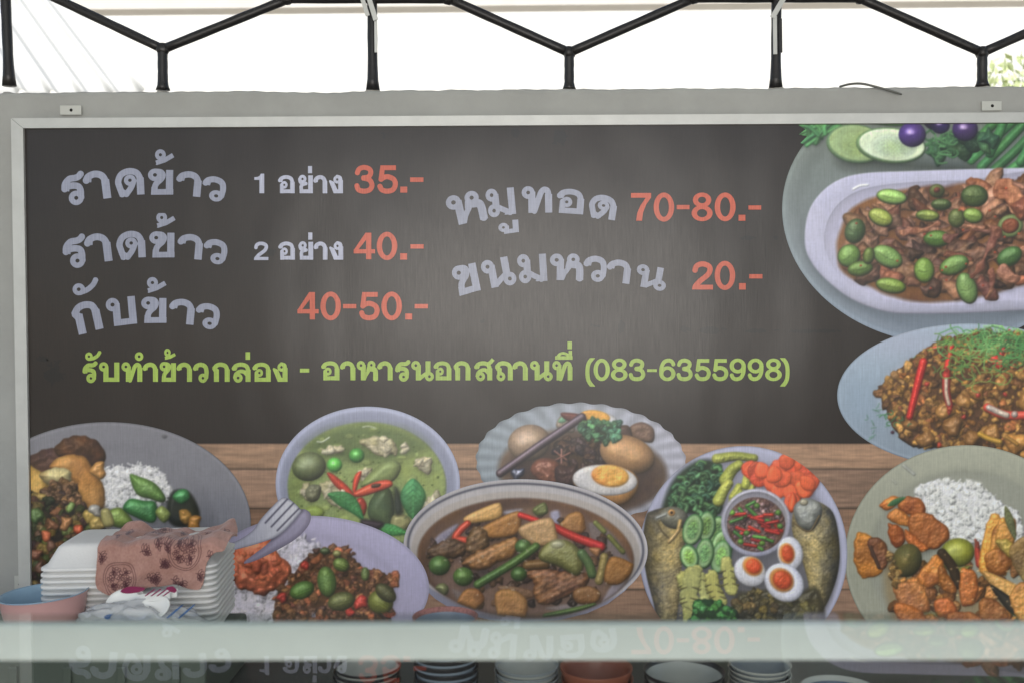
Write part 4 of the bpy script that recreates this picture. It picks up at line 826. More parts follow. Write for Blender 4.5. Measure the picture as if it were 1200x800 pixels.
# ------------------------------------------------------------------ Thai lettering: heavy looped letters drawn as strokes
# unit: x-height 1, y up, baseline 0.  ('s', points, width, butt0, butt1[, smooth]) stroke, ('r', x, y, outer, hole) loop, ('p', points) polygon
W = .25; H = .19
def stem(x, y0=0, y1=1.0, w=W): return ('s', [(x, y0), (x, y1)], w, True, True, False)
def bar(x0, x1, y=.1, w=.2): return ('s', [(x0, y), (x1, y)], w, True, True, False)
HEAD = ('r', .23, .78, .235, .085)
G = {
 'ra': (.78, [('s', [(.10, .50), (.14, .70), (.30, .85), (.50, .86), (.62, .89), (.72, .98)], .2, True, True, True), ('p', [(.00, .52), (.24, .44), (.26, .62), (.10, .72)]),
              ('s', [(.16, .60), (.40, .61), (.58, .54), (.63, .38), (.61, .20)], .2, False, False, True), ('r', .45, .17, .24, .08), ('s', [(.63, .42), (.62, .16)], .19, False, False, False)]),
 'aa': (.78, [('s', [(.04, .66), (.14, .82), (.36, .895), (.56, .82), (.655, .62), (.66, .4)], .21, True, False, True), ('p', [(-.04, .64), (.20, .62), (.22, .76), (.06, .78)]), stem(.655, 0, .66)]),
 'do': (1.06, [('s', [(.27, .0), (.17, .32), (.13, .55), (.25, .80), (.53, .905), (.80, .82), (.92, .58), (.92, .4)], .21, True, False, True), stem(.92, 0, .62), ('p', [(.17, 0), (.50, 0), (.42, .16), (.18, .28)]),
               ('r', .55, .56, .20, .075), ('s', [(.68, .52), (.58, .28), (.40, .04)], .19, False, False, True)]),
 'kho': (.92, [('r', .25, .79, .24, .085), ('s', [(.26, .93), (.46, .90), (.54, .78), (.48, .62), (.34, .48), (.26, .34), (.25, .12)], .2, False, False, True), ('p', [(.125, 0), (.92, 0), (.92, .2), (.30, .2), (.36, .34), (.14, .30)]), stem(.79, 0, .97)]),
 'wo': (.84, [('s', [(.05, .66), (.15, .82), (.38, .895), (.62, .80), (.70, .55), (.68, .22)], .21, True, False, True), ('p', [(-.03, .63), (.22, .61), (.24, .75), (.06, .78)]), ('r', .50, .18, .235, .085)]),
 'ko': (.97, [('s', [(.13, .72), (.28, .86), (.50, .90), (.74, .82), (.84, .60), (.84, .4)], .21, False, False, True), stem(.84, 0, .64), stem(.24, 0, .64), ('p', [(.02, .66), (.12, .50), (.36, .50), (.36, .62), (.26, .70), (.14, .84)])]),
 'bo': (1.06, [HEAD, ('s', [(.23, .92), (.38, .80), (.38, .5)], .17, False, False, True), stem(.355, 0, .80), stem(.93), bar(.23, 1.05)]),
 'ho': (1.22, [HEAD, stem(.37, 0, .80), ('p', [(.25, 0), (.50, 0), (.58, .20), (.80, .52), (.66, .60), (.48, .34)]), ('r', .84, .80, .22, .08), ('s', [(.70, .68), (.66, .50)], .2, False, False, False), ('s', [(.82, .60), (1.02, .56), (1.08, .40), (1.08, 0)], .25, False, True, True)]),
 'mo': (1.16, [HEAD, stem(.37, .30, .80), ('r', .27, .18, .235, .085), ('s', [(.34, .36), (.60, .22), (.92, .06)], .19, False, False, False), ('p', [(.70, .0), (1.15, 0), (1.15, .2), (.8, .2)]), stem(1.02)]),
 'uu': (.66, [('r', .17, -.34, .16, .06), stem(.27, -.58, -.30, .17), bar(.20, .68, -.515, .13), stem(.59, -.58, -.12, .19)]),
 'tho': (1.14, [HEAD, stem(.37, 0, .80), ('s', [(.46, .06), (.66, .62), (.74, .80), (.86, .89), (.98, .82), (1.01, .60)], .2, False, False, True), ('p', [(.25, 0), (.52, 0), (.66, .36), (.46, .40)]), stem(1.01, 0, .70)]),
 'oo': (1.02, [('s', [(.05, .68), (.20, .84), (.50, .90), (.78, .82), (.89, .60), (.89, .4)], .2, True, False, True), ('p', [(-.02, .66), (.20, .62), (.26, .74), (.08, .80)]), stem(.89, 0, .62), bar(.10, 1.0), stem(.20, 0, .44, .2), ('r', .36, .46, .20, .075), ('s', [(.20, .46), (.20, .3)], .2, False, False, False)]),
 'no': (1.2, [HEAD, stem(.37, 0, .80), ('p', [(.25, 0), (.48, 0), (.98, .38), (.86, .50), (.46, .22)]), stem(.90, .22, 1.0), ('r', .98, .19, .235, .085)]),
 'yo': (.86, [('r', .26, .79, .22, .08), ('s', [(.10, .78), (.14, .62), (.30, .54), (.46, .53)], .18, False, False, True), ('s', [(.44, .53), (.24, .46), (.18, .34), (.20, .12)], .18, False, False, True), bar(.10, .86), stem(.74, 0, .98)]),
 'ngo': (.82, [('r', .50, .76, .215, .08), stem(.70, 0, .72), ('s', [(.50, .92), (.66, .86), (.70, .7)], .19, False, False, True), ('p', [(.30, 0), (.82, 0), (.82, .19), (.50, .19), (.30, .62), (.06, .72), (.02, .66)])]),
 'lo': (.99, [('s', [(.05, .66), (.20, .84), (.48, .90), (.76, .82), (.86, .60), (.86, .4)], .2, True, False, True), ('p', [(-.02, .64), (.20, .60), (.26, .72), (.08, .78)]), stem(.86, 0, .62), ('s', [(.80, .36), (.62, .52), (.40, .53), (.20, .40), (.14, .22)], .18, False, False, True), ('r', .31, .19, .235, .085)]),
 'so': (1.0, [('s', [(.05, .66), (.20, .84), (.48, .90), (.72, .82), (.82, .60), (.82, .4)], .2, True, False, True), ('p', [(-.02, .64), (.20, .60), (.26, .72), (.08, .78)]), stem(.82, 0, .62), ('s', [(.76, .36), (.60, .52), (.40, .53), (.20, .40), (.14, .22)], .18, False, False, True), ('r', .31, .19, .235, .085), ('s', [(.70, .84), (.88, .96), (1.0, 1.1)], .18, False, True, False)]),
 'thoo': (1.0, [('s', [(.13, .72), (.28, .86), (.50, .90), (.76, .82), (.87, .60), (.87, .4)], .21, False, False, True), stem(.87, 0, .64), stem(.26, .2, .62, .22), ('p', [(.02, .66), (.12, .50), (.36, .50), (.36, .62), (.26, .70), (.14, .84)]), ('r', .34, .19, .235, .085)]),
 'tone2': (.8, [('r', .20, .36, .20, .075), ('s', [(.30, .24), (.16, .10)], .14, False, False, False), ('s', [(.05, .07), (.38, .13), (.70, .27)], .16, True, True, False), ('p', [(.04, .0), (.22, .02), (.34, .2), (.24, .26), (.12, .14)])]),
 'tone1': (.25, [stem(.12, 0, .38, .21)]),
 'han': (.86, [('r', .21, .22, .21, .08), ('s', [(.26, .09), (.52, .14), (.74, .28), (.86, .46)], .17, False, True, True)]),
 'nik': (.45, [('r', .22, .22, .22, .085)]),
 'ii': (1.0, [('p', [(.0, 0), (.98, 0), (.98, .17), (.0, .17)]), ('s', [(.10, .12), (.26, .28), (.46, .33), (.66, .27), (.78, .14)], .13, False, False, True), stem(.86, .05, .46, .17)]),
}
def glyph_sd(X, Y, name, bl, ux, uy):
    bl, ux, uy = A(bl), A(ux), A(uy); sc = math.sqrt(abs(ux[0] * uy[1] - ux[1] * uy[0])); d = np.full(X.shape, 1e9)
    T = lambda p: bl + p[0] * ux + p[1] * uy
    for st in G[name][1]:
        if st[0] == 'r':
            c = T((st[1], st[2])); ax = np.hypot(*ux); ay = np.hypot(*uy); rot = math.degrees(math.atan2(ux[1], ux[0]))
            o = sd_ell(X, Y, c[0], c[1], st[3] * ax, st[3] * ay, rot)
            d = np.minimum(d, o)
        elif st[0] == 'p': d = np.minimum(d, sd_poly(X, Y, [T(p) for p in st[1]]))
        else:
            p = smooth_open(st[1], 6) if st[5] else st[1]
            d = np.minimum(d, sd_line(X, Y, [T(q) for q in p], st[2] * sc, None, (st[3], st[4])))
    for st in G[name][1]:
        if st[0] == 'r':
            c = T((st[1], st[2])); d = np.maximum(d, -sd_ell(X, Y, c[0], c[1], st[4] * np.hypot(*ux), st[4] * np.hypot(*uy), math.degrees(math.atan2(ux[1], ux[0]))))
    return d
def word(name, box, glyphs, material, parent, layer, K=3.0, label=None):
    gx = np.arange(box[0], box[2], 1 / K); gy = np.arange(box[1], box[3], 1 / K); X, Y = np.meshgrid(gx, gy)
    Fd = np.full(X.shape, 1e9)
    for g in glyphs:
        nm, bl, br, uy = g[:4]; w_ = G[nm][0]; ux = (A(br) - A(bl)) / w_
        b = (min(bl[0], br[0]) - 30, max(bl[0], br[0]) + 30)
        i = (gx > b[0]) & (gx < b[1]); s_ = slice(np.argmax(i), len(gx) - np.argmax(i[::-1]))
        Fd[:, s_] = np.minimum(Fd[:, s_], glyph_sd(X[:, s_], Y[:, s_], nm, bl, ux, uy))
    me = mesh_from_field(name, gx, gy, Fd - .011 * abs(glyphs[0][3][1]), lambda a, b: P(a, b, -layer))
    o = link(name, me, material, parent)
    if label: o["label"] = label
    return o
def z(x0, y0, k, *pts): return [(x0 + p[0] / k, y0 + p[1] / k) for p in pts]
def rows(x0, y0, k, lst):
    """glyphs measured in an enlargement: (name, bl, br, up)"""
    return [(n, (x0 + a[0] / k, y0 + a[1] / k), (x0 + b[0] / k, y0 + b[1] / k), (u[0] / k, u[1] / k)) for n, a, b, u in lst]
def rice_word(dx, dy):
    q = rows(60, 170, 5.4545, [
     ('ra', (80, 384), (226, 360), (-25, -182)), ('aa', (228, 350), (384, 338), (-22, -176)), ('do', (410, 328), (598, 314), (-8, -168)),
     ('kho', (618, 318), (778, 316), (2, -158)), ('tone2', (664, 128), (792, 110), (6, -165)), ('aa', (800, 320), (954, 332), (14, -152)), ('wo', (960, 338), (1112, 362), (22, -142))])
    return [(n, (a[0] + dx, a[1] + dy), (b[0] + dx, b[1] + dy), u) for n, a, b, u in q]
KAP = rows(70, 320, 5.4545, [
     ('ko', (104, 400), (278, 350), (-42, -188)), ('han', (88, 150), (238, 118), (-14, -170)), ('bo', (310, 342), (494, 320), (-16, -172)),
     ('kho', (520, 318), (680, 316), (2, -158)), ('tone2', (558, 126), (688, 108), (6, -165)), ('aa', (700, 316), (856, 330), (14, -152)), ('wo', (862, 334), (1016, 358), (24, -146))])
MOO = rows(515, 205, 5.4545, [
     ('ho', (78, 330), (312, 276), (-42, -182)), ('mo', (310, 264), (490, 248), (-16, -166)), ('uu', (374, 285), (496, 268), (-10, -166)),
     ('tho', (530, 243), (720, 240), (-2, -164)), ('oo', (748, 240), (918, 252), (12, -152)), ('do', (942, 258), (1124, 292), (22, -140))])
KHANOM = rows(520, 285, 4.3636, [
     ('kho', (66, 274), (188, 238), (-28, -142)), ('no', (214, 236), (372, 202), (-26, -138)), ('mo', (384, 198), (530, 192), (-8, -136)),
     ('ho', (544, 188), (714, 188), (2, -130)), ('wo', (716, 188), (834, 192), (8, -122)), ('aa', (832, 198), (950, 208), (14, -114)), ('no', (974, 216), (1128, 242), (20, -108))])
def straight(x0, y0, k, base, h, lst):
    return rows(x0, y0, k, [(n, (a, base + dy), (b, base + dy), (0, -h)) for n, a, b, dy in lst])
YANG = [('oo', 200, 300, 0), ('yo', 324, 416, 0), ('tone1', 387, 414, -128), ('aa', 428, 508, 0), ('ngo', 520, 608, 0)]
GREEN_A = straight(90, 395, 4.3636, 225, 96, [('ra', 30, 103, 0), ('han', 44, 118, -106), ('bo', 115, 217, 0), ('tho', 230, 334, 0), ('nik', 298, 340, -106), ('aa', 342, 414, 0), ('kho', 424, 506, 0), ('tone2', 448, 510, -112), ('aa', 516, 588, 0), ('wo', 599, 676, 0), ('ko', 692, 781, 0), ('lo', 796, 888, 0), ('tone1', 862, 888, -112), ('oo', 902, 991, 0), ('ngo', 1001, 1076, 0)])
GREEN_B = straight(365, 395, 3.75, 187, 82, [('oo', 46, 122, 0), ('aa', 130, 192, 0), ('ho', 200, 292, 0), ('aa', 294, 356, 0), ('ra', 368, 432, 0), ('no', 440, 536, 0), ('oo', 540, 614, 0), ('ko', 624, 698, 0), ('so', 718, 798, 0), ('thoo', 806, 884, 0), ('aa', 888, 950, 0), ('no', 962, 1058, 0), ('tho', 1060, 1146, 0), ('ii', 1072, 1148, -90), ('tone1', 1124, 1146, -136)])
# figures and signs, unit height 1: (x0, x1, y0, y1) extent, then strokes; ('e', cx, cy, rx, ry, hole rx, hole ry) ellipse ring
_six = [('e', .375, .325, .365, .335, .175, .18), ('s', [(.095, .34), (.115, .62), (.23, .85), (.42, .925), (.58, .87), (.655, .72)], .175, False, True, True)]
DG = {
 '0': ((0, .74, -.01, 1.01), [('e', .37, .5, .37, .51, .18, .345)]),
 '1': ((.06, .47, 0, 1), [('p', [(.47, 0), (.47, 1), (.33, 1), (.28, .89), (.2, .835), (.06, .815), (.06, .68), (.27, .68), (.27, 0)])]),
 '2': ((.02, .71, 0, 1.01), [('s', [(.11, .66), (.17, .84), (.36, .92), (.57, .84), (.61, .69), (.52, .51), (.28, .30), (.13, .12)], .18, True, False, True), ('p', [(.02, 0), (.71, 0), (.71, .17), (.24, .17), (.06, .17), (.03, .10)])]),
 '3': ((0, .735, -.01, 1.01), [('s', [(.105, .70), (.18, .86), (.36, .922), (.55, .86), (.60, .73), (.52, .59), (.30, .545)], .175, True, True, True), ('s', [(.30, .545), (.55, .48), (.645, .29), (.56, .13), (.36, .078), (.16, .13), (.088, .30)], .178, True, True, True)]),
 '4': ((0, .74, 0, 1), [('p', [(.43, 0), (.61, 0), (.61, 1), (.43, 1)]), ('p', [(0, .22), (.74, .22), (.74, .375), (0, .375)]), ('p', [(0, .375), (0, .34), (.41, 1), (.60, 1), (.48, .80), (.17, .375)])]),
 '5': ((0, .73, -.01, 1), [('p', [(.14, .83), (.66, .83), (.66, 1), (.12, 1)]), ('p', [(.12, 1), (.28, 1), (.24, .58), (.05, .47)]), ('s', [(.14, .50), (.25, .575), (.40, .59), (.58, .50), (.64, .33), (.56, .14), (.36, .078), (.17, .13), (.088, .28)], .178, False, True, True)]),
 '6': ((0, .74, -.01, 1.01), _six),
 '7': ((.03, .71, 0, 1), [('p', [(.03, .83), (.71, .83), (.71, 1), (.03, 1)]), ('p', [(.71, 1), (.71, .84), (.54, .58), (.44, .30), (.40, 0), (.20, 0), (.24, .28), (.35, .55), (.53, .83)])]),
 '8': ((0, .74, -.01, 1.01), [('e', .37, .745, .325, .265, .145, .115), ('e', .37, .275, .37, .285, .18, .145)]),
 '(': ((0, .30, -.24, 1.03), [('s', [(.30, 1.06), (.13, .78), (.085, .40), (.13, .02), (.30, -.27)], .165, False, False, True)]),
 '-': ((0, 1, 0, 1), [('p', [(0, 0), (1, 0), (1, 1), (0, 1)])]), '.': ((0, 1, 0, 1), [('p', [(0, 0), (1, 0), (1, 1), (0, 1)])]),
}
def _turn(l, cx, cy):
    o = []
    for st in l:
        if st[0] == 'e': o.append(('e', cx - st[1], cy - st[2]) + st[3:])
        else: o.append((st[0], [(cx - a, cy - b) for a, b in st[1]]) + st[2:])
    return o
DG['9'] = ((0, .74, -.01, 1.01), _turn(_six, .74, 1.0)); DG[')'] = ((0, .30, -.24, 1.03), [('s', [(.0, 1.06), (.17, .78), (.215, .40), (.17, .02), (.0, -.27)], .165, False, False, True)])
def figures(specs, name, material, parent, layer, label=None, K=3.0):
    """digits and signs, each fitted to its place: (char, x0, y0, x1, y1) in photograph pixels"""
    b = (min(q[1] for q in specs) - 3, min(q[2] for q in specs) - 3, max(q[3] for q in specs) + 3, max(q[4] for q in specs) + 3)
    gx = np.arange(b[0], b[2], 1 / K); gy = np.arange(b[1], b[3], 1 / K); X, Y = np.meshgrid(gx, gy); Fd = np.full(X.shape, 1e9)
    for ch, x0, y0, x1, y1 in specs:
        (a0, a1, b0, b1), l = DG[ch]; sx = (x1 - x0) / (a1 - a0); sy = (y1 - y0) / (b1 - b0)
        T = lambda p: (x0 + (p[0] - a0) * sx, y1 - (p[1] - b0) * sy)
        m = (gx > x0 - 3) & (gx < x1 + 3); k = slice(np.argmax(m), len(gx) - np.argmax(m[::-1])); x, y = X[:, k], Y[:, k]
        d = np.full(x.shape, 1e9); hole = np.full(x.shape, 1e9)
        for st in l:
            if st[0] == 'e':
                c = T((st[1], st[2])); d = np.minimum(d, sd_ell(x, y, c[0], c[1], st[3] * sx, st[4] * sy)); hole = np.minimum(hole, sd_ell(x, y, c[0], c[1], st[5] * sx, st[6] * sy))
            elif st[0] == 'p': d = np.minimum(d, sd_poly(x, y, [T(p) for p in st[1]]))
            else: d = np.minimum(d, sd_line(x, y, [T(p) for p in smooth_open(st[1], 6)], st[2] * math.sqrt(sx * sy), None, (st[3], st[4])))
        d = np.maximum(d, -hole); d = np.maximum(d, np.maximum(y0 - y, y - y1)); Fd[:, k] = np.minimum(Fd[:, k], d)
    o = link(name, mesh_from_field(name, gx, gy, Fd, lambda a, b_: P(a, b_, -layer)), material, parent)
    if label: o["label"] = label
    return o
def fig_row(x0, y0, k, lst): return [(c, x0 + a / k, y0 + b / k, x0 + d / k, y0 + e / k) for c, a, b, d, e in lst]
# ------------------------------------------------------------------ setting
m_ground = mat("dusty_concrete", (150, 146, 138), .9, var=.25, vscale=3, bump=.4, bscale=30)
m_wall = mat("grey_wall_paint", (161, 161, 156), .75, var=.12, vscale=6, bump=.35, bscale=55)
m_alu = mat("pale_aluminium", (196, 196, 191), .42, metal=.25, var=.12, vscale=11)
m_iron = mat("black_iron_paint", (30, 27, 26), .38, var=.35, vscale=30, bump=.25, bscale=120)
m_weld = mat("cement_smear", (176, 172, 162), .9, bump=.6, bscale=150)
g = MB().add([(-60, -40, 0), (60, -40, 0), (60, 120, 0), (-60, 120, 0)], [(0, 1, 2, 3)]).build("ground", m_ground); tag(g, kind="structure")
# stall roof that keeps the sun off the banner
m_roof = bpy.data.materials.new("translucent_roof_sheet"); m_roof.use_nodes = True
N_, L_ = m_roof.node_tree.nodes, m_roof.node_tree.links
df = N_["Principled BSDF"]; df.inputs["Base Color"].default_value = (.55, .56, .55, 1); df.inputs["Roughness"].default_value = .6
tl = N_.new("ShaderNodeBsdfTranslucent"); tl.inputs[0].default_value = (.80, .82, .82, 1); mx = N_.new("ShaderNodeMixShader"); mx.inputs[0].default_value = ROOF_GLOW
L_.new(df.outputs[0], mx.inputs[1]); L_.new(tl.outputs[0], mx.inputs[2]); L_.new(mx.outputs[0], N_["Material Output"].inputs[0])
rf = MB(); rf.box((0, -1.9, ZC + 1.55), (9, 4.3, .05))
for i in range(18): rf.box((-4.25 + i * .5, -1.9, ZC + 1.51), (.05, 4.3, .03))
tag(rf.build("stall_roof", m_roof), "grey sheet roof over the food stall, above the menu banner", "roof")

# parapet wall with an uneven plastered top
WY = .014
ztop = P(600, 105, WY)[2]
nx, nz = 420, 26
xs = np.linspace(-2.6, 2.6, nx); vs = []; fs = []
def edge_n(x, s): return .0005 * math.sin(x * 23 + s) + .0005 * math.sin(x * 61 + 2 * s) + .0006 * math.sin(x * 173) + .0016 * max(0, math.sin(x * 11 + s * 3) * math.sin(x * 37)) ** 4
zs = np.concatenate([np.linspace(0, ztop - .05, 8), np.linspace(ztop - .045, ztop, nz - 8)])
for x in xs:
    for k, zz in enumerate(zs):
        u = max(0, (zz - (ztop - .045)) / .045)
        chip = max(0, math.sin(x * 7.3 + 1) * math.sin(x * 3.1)) ** 4
        vs.append((x, WY + .0022 * math.sin(x * 9 + zz * 12) * .4 + u ** 8 * .004 + chip * u ** 3 * .004, zz + u * (edge_n(x, 1) - chip * .004)))
    vs.append((x, WY + .12, ztop + edge_n(x, 1) - .002)); vs.append((x, WY + .125, 0))
r = nz + 2
for i in range(nx - 1):
    for k in range(r - 1): fs.append((i * r + k, (i + 1) * r + k, (i + 1) * r + k + 1, i * r + k + 1))
wall = MB().add(vs, fs).build("parapet_wall", m_wall, smooth=True)
tag(wall, "grey painted plaster wall behind the menu banner, with chipped top edge", "wall")

# honeycomb grille welded from iron bar, standing on the wall
gy = WY + .05
gr = empty("honeycomb_grille", (0, gy, ztop), "black iron honeycomb grille standing on top of the grey wall", "grille")
def child(o, par):
    o.parent = par; o.matrix_parent_inverse = Matrix.Translation(par.location).inverted(); return o
def rod(name, a, b, r0=.0088, flare=False):
    pa, pb = PV(*a, gy), PV(*b, gy); n = 9
    pts = [pa.lerp(pb, i / n) for i in range(n + 1)]
    rs = [r0 * (1 + (.42 * max(0, 1 - i / 2.4) ** 2 if flare else 0) + .03 * math.sin(i * 2.1 + a[0])) for i in range(n + 1)]
    return child(MB().tube(pts, rs, 14).build(name, m_iron, None, True), gr)
posts = [((11, 101), (6, -14)), ((191, 106), (190.5, 58)), ((437, 106), (436, -4)), ((667, 106), (667, 62)), ((909, 104), (910, -4)), ((1151, 102), (1151, 62)), ((1385, 102), (1385, -4)), ((-215, 104), (-215, 60))]
for i, (a, b) in enumerate(posts):
    p = rod("post", a, b, .0096, True)
    c = PV(*a, gy); mb = MB()
    mb.lathe([(.0, .012), (.013, .009), (.018, .003), (.025, -.006)], (c.x, c.y, ztop), 14, wob=lambda t, i=i: 1 + .22 * math.sin(3 * t + i) + .12 * math.sin(7 * t + 2 * i))
    child(mb.build("mortar_collar", m_weld, None, True), gr)
for a, b in [((191, 58), (52, -8)), ((191, 58), (338, -1)), ((336, -1), (526, -1)), ((524, -2), (667, 62)), ((667, 62), (814, -2)), ((812, -2), (1008, -2)), ((1005, -3), (1151, 62)), ((1151, 62), (1298, -3)), ((1296, -3), (1480, -3)), ((-215, 60), (-78, -8)), ((-80, -8), (54, -8)), ((1480, -3), (1620, 60)),
             ((54, -8), (-80, -70)), ((336, -1), (250, -60)), ((526, -1), (610, -60)), ((812, -2), (730, -60)), ((1008, -2), (1090, -60)), ((250, -60), (250, -120)), ((610, -60), (610, -120)), ((730, -60), (730, -120)), ((1090, -60), (1090, -120))]:
    rod("strut", a, b)
for nxy in [(191, 58), (667, 62), (1151, 62), (336, -1), (526, -1), (812, -2), (1008, -2), (54, -8)]:
    c = PV(*nxy, gy); mb = MB()
    mb.lathe([(0, .0125), (.008, .0105), (.0118, .004), (.0122, -.003), (.009, -.0095), (0, -.0122)], c, 12, wob=lambda t: 1 + .12 * math.sin(3 * t + nxy[0]))
    child(mb.build("weld_bead", m_iron, None, True), gr)
# flat aluminium straps tied to two of the posts
def strap(pts, wd, name="strap", dy=-.016, th=.0025, m=m_alu):
    mb = MB()
    for a, b in zip(pts[:-1], pts[1:]):
        pa, pb = PV(*a, gy + dy), PV(*b, gy + dy); v = pb - pa; ang = math.atan2(v.z, v.x)
        mb.box((pa + pb) / 2, (v.length, th, wd), Euler((0, -ang, 0)), bev=.0006)
    return child(mb.build(name, m), gr)
strap([(418, -22), (431, 19)], .0085); strap([(426, -22), (440.5, 24)], .0095, dy=-.020); strap([(440.2, 22), (440.6, 62)], .0055, dy=-.0145)
strap([(933, -26), (905, 21)], .0100); strap([(908, 19), (908.5, 64)], .0075, dy=-.0145); strap([(914.5, 22), (915, 62)], .006, dy=-.0165, m=m_iron)
# bent wire left on the wall top
wr = MB(); pw = [PV(x, y, WY - .006 + dy) for x, y, dy in [(984, 102, .03), (996, 99, .015), (1010, 98.5, .004), (1026, 102, 0), (1044, 107, -.004), (1057, 111, -.004)]]
pp = [Vector(v.tolist()) for v in smooth_open(np.array([tuple(v) for v in pw]), 5)]
wr.tube(pp, [.0022] * (len(pp) - 3) + [.0020, .0017, .0014], 8)
tag(wr.build("wire_offcut", mat("grey_wire", (96, 96, 90), .5), None, True), "short bent grey wire lying over the chipped top of the wall", "wire")

# ------------------------------------------------------------------ behind the wall
m_white = mat("sunlit_whitewash", (232, 230, 222), .9, var=.03, vscale=2)
bw = MB(); bw.box((1, 15.0, 5), (50, .3, 10.0)); bw.box((1, 14.84, .25), (50, .05, .5))
tag(bw.build("whitewashed_wall", m_white), "sunlit whitewashed wall across the yard, seen through the iron grille", "wall")
yb = 8.3
zb0 = P(600, 10.5, yb)[2]
m_cream = mat("cream_paint", (222, 216, 205), .8, var=.06, vscale=4)
em = MB(); em.box((0, yb, zb0 + .16), (30, .22, .32), Euler((0, rad(-.16), 0)))
tag(em.build("eave_beam", m_cream), "cream painted eave beam running across above the grille", "beam")
# corrugated lean-to roof at the left, its ribs running down to the right
m_sheet = mat("white_roof_sheet", (190, 190, 185), .6, var=.04, vscale=3)
o0 = PV(70, -14, 6.4); e2 = PV(172, 112, 5.0) - o0; e1 = PV(-260, -14, 6.4) - o0
vs = []; fs = []; nu, nv = 220, 8
nrm = e1.cross(e2).normalized(); nrm = nrm if nrm.z > 0 else -nrm
for i in range(nu + 1):
    u = i / nu
    for j in range(nv + 1):
        v = j / nv
        rib = .035 * max(0, math.cos(u * 2 * math.pi * 11)) ** 3 + .012 * math.sin(u * 17 + v * 2)
        vs.append(o0 + e2 * v + e1 * u + nrm * rib)
for i in range(nu):
    for j in range(nv): fs.append((i * (nv + 1) + j, (i + 1) * (nv + 1) + j, (i + 1) * (nv + 1) + j + 1, i * (nv + 1) + j + 1))
rs_ = MB().add(vs, fs).build("corrugated_roof", m_sheet, None, True)
rs_.modifiers.new("thickness", 'SOLIDIFY').thickness = .004
tag(rs_, "white corrugated lean-to roof sheet, far left behind the grille", "roof")
# shrub at the right
sh_c = PV(1192, 112, 5.2); r_ = np.random.default_rng(3)
shr = empty("shrub", (sh_c.x, sh_c.y, 0), "pale green sunlit shrub beyond the grille at the far right", "shrub")
m_leaf = mat("shrub_leaf", (206, 216, 160), .6, var=.2, vscale=20); m_bark = mat("bark", (110, 92, 70), .9)  # leaf green paled, so the veil of flare is in its colour
lf = MB()
for _ in range(1500):
    v = r_.normal(0, 1, 3); v /= np.linalg.norm(v); q = v * r_.uniform(.25, 1) ** .5 * np.array([.52, .4, .34]) * (1 + .3 * math.sin(v[0] * 5 + v[2] * 4))
    c = Vector((q[0] + .15, q[1], sh_c.z - .14 + q[2])); e = Euler(r_.uniform(0, 6.28, 3)).to_matrix(); s_ = r_.uniform(.02, .05)
    lf.add([c + e @ Vector(k) * s_ for k in ((-1, 0, 0), (0, -.45, .08), (1.2, 0, 0), (0, .45, .08))], [(0, 1, 2, 3)])
lf.build("foliage", m_leaf, shr)
tk = MB()
for k in range(5): tk.tube([(.05 * (k - 2), 0, 0), (.1 * (k - 2) + .08, .03 * k, sh_c.z * .5), (.18 * (k - 2) + .15, .05 * k, sh_c.z)], [.022, .015, .006], 8)
tk.build("stem", m_bark, shr, True)

# ------------------------------------------------------------------ the menu banner
XL = (P(31, 200)[0] + P(36.5, 690)[0]) / 2; XR = P(1238, 400)[0]; ZT = P(600, 148)[2]; ZB = P(600, 756)[2]
ban = empty("menu_banner", (0, 0, ZB), "large framed vinyl menu banner printed with prices and dishes, hung on the grey wall", "banner")
def bchild(o): return child(o, ban)
fw = .0215
fr = MB()
ft, fd = .018, -.0065
x0, x1, z0, z1 = XL, XR, ZB, ZT
def member(quad):
    fr.add([(q[0], fd, q[1]) for q in quad] + [(q[0], fd + ft, q[1]) for q in quad], [(0, 1, 2, 3), (7, 6, 5, 4), (0, 4, 5, 1), (1, 5, 6, 2), (2, 6, 7, 3), (3, 7, 4, 0)])
gap = .0004
fwt, fwl = .0185, .0225
member([(x0 - fwl + gap, z1 + fwt), (x1 + fwl - gap, z1 + fwt), (x1 - gap, z1), (x0 + gap, z1)])
member([(x0 - fwl, z0 - fwt + gap), (x0 - fwl, z1 + fwt - gap), (x0, z1 - gap), (x0, z0 + gap)])
member([(x1 + fwl, z1 + fwt - gap), (x1 + fwl, z0 - fwt + gap), (x1, z0 + gap), (x1, z1 - gap)])
member([(x1 + fwl - gap, z0 - fwt), (x0 - fwl + gap, z0 - fwt), (x0 + gap, z0), (x1 - gap, z0)])
bchild(fr.build("frame", m_alu))
m_tab = mat("pale_bracket", (190, 190, 182), .5, metal=.2); m_screw = mat("dark_screw", (40, 38, 36), .4, metal=.8)
for (px, py, w_, h_) in [(83, 129.5, 25, 11), (1162, 124.5, 23, 11), (21, 684, 8, 21)]:
    c = PV(px, py, WY - .004); t = MB().box((c.x, WY - .0035, c.z), (w_ * S, .003, h_ * S), bev=.0005).build("mounting_tab", m_tab); bchild(t)
    s_ = MB().lathe([(0, .0015), (.0022, .0011), (.0030, 0)], (0, 0, 0), 12).build("screw", m_screw, t, True)
    s_.matrix_local = Matrix.Translation((c.x + (.004 if h_ > 15 else 0.001), WY - .0052, c.z)) @ Matrix.Rotation(rad(90), 4, 'X')
m_base = vinyl("printed_dark_vinyl", (37, 28, 23))
nxp, nzp = 60, 30
pn = MB().add([(XL + (XR - XL) * i / nxp, 0, ZB + (ZT - ZB) * j / nzp) for i in range(nxp + 1) for j in range(nzp + 1)],
              [(i * (nzp + 1) + j, (i + 1) * (nzp + 1) + j, (i + 1) * (nzp + 1) + j + 1, i * (nzp + 1) + j + 1) for i in range(nxp) for j in range(nzp)])
bchild(pn.build("vinyl_sheet", m_base))
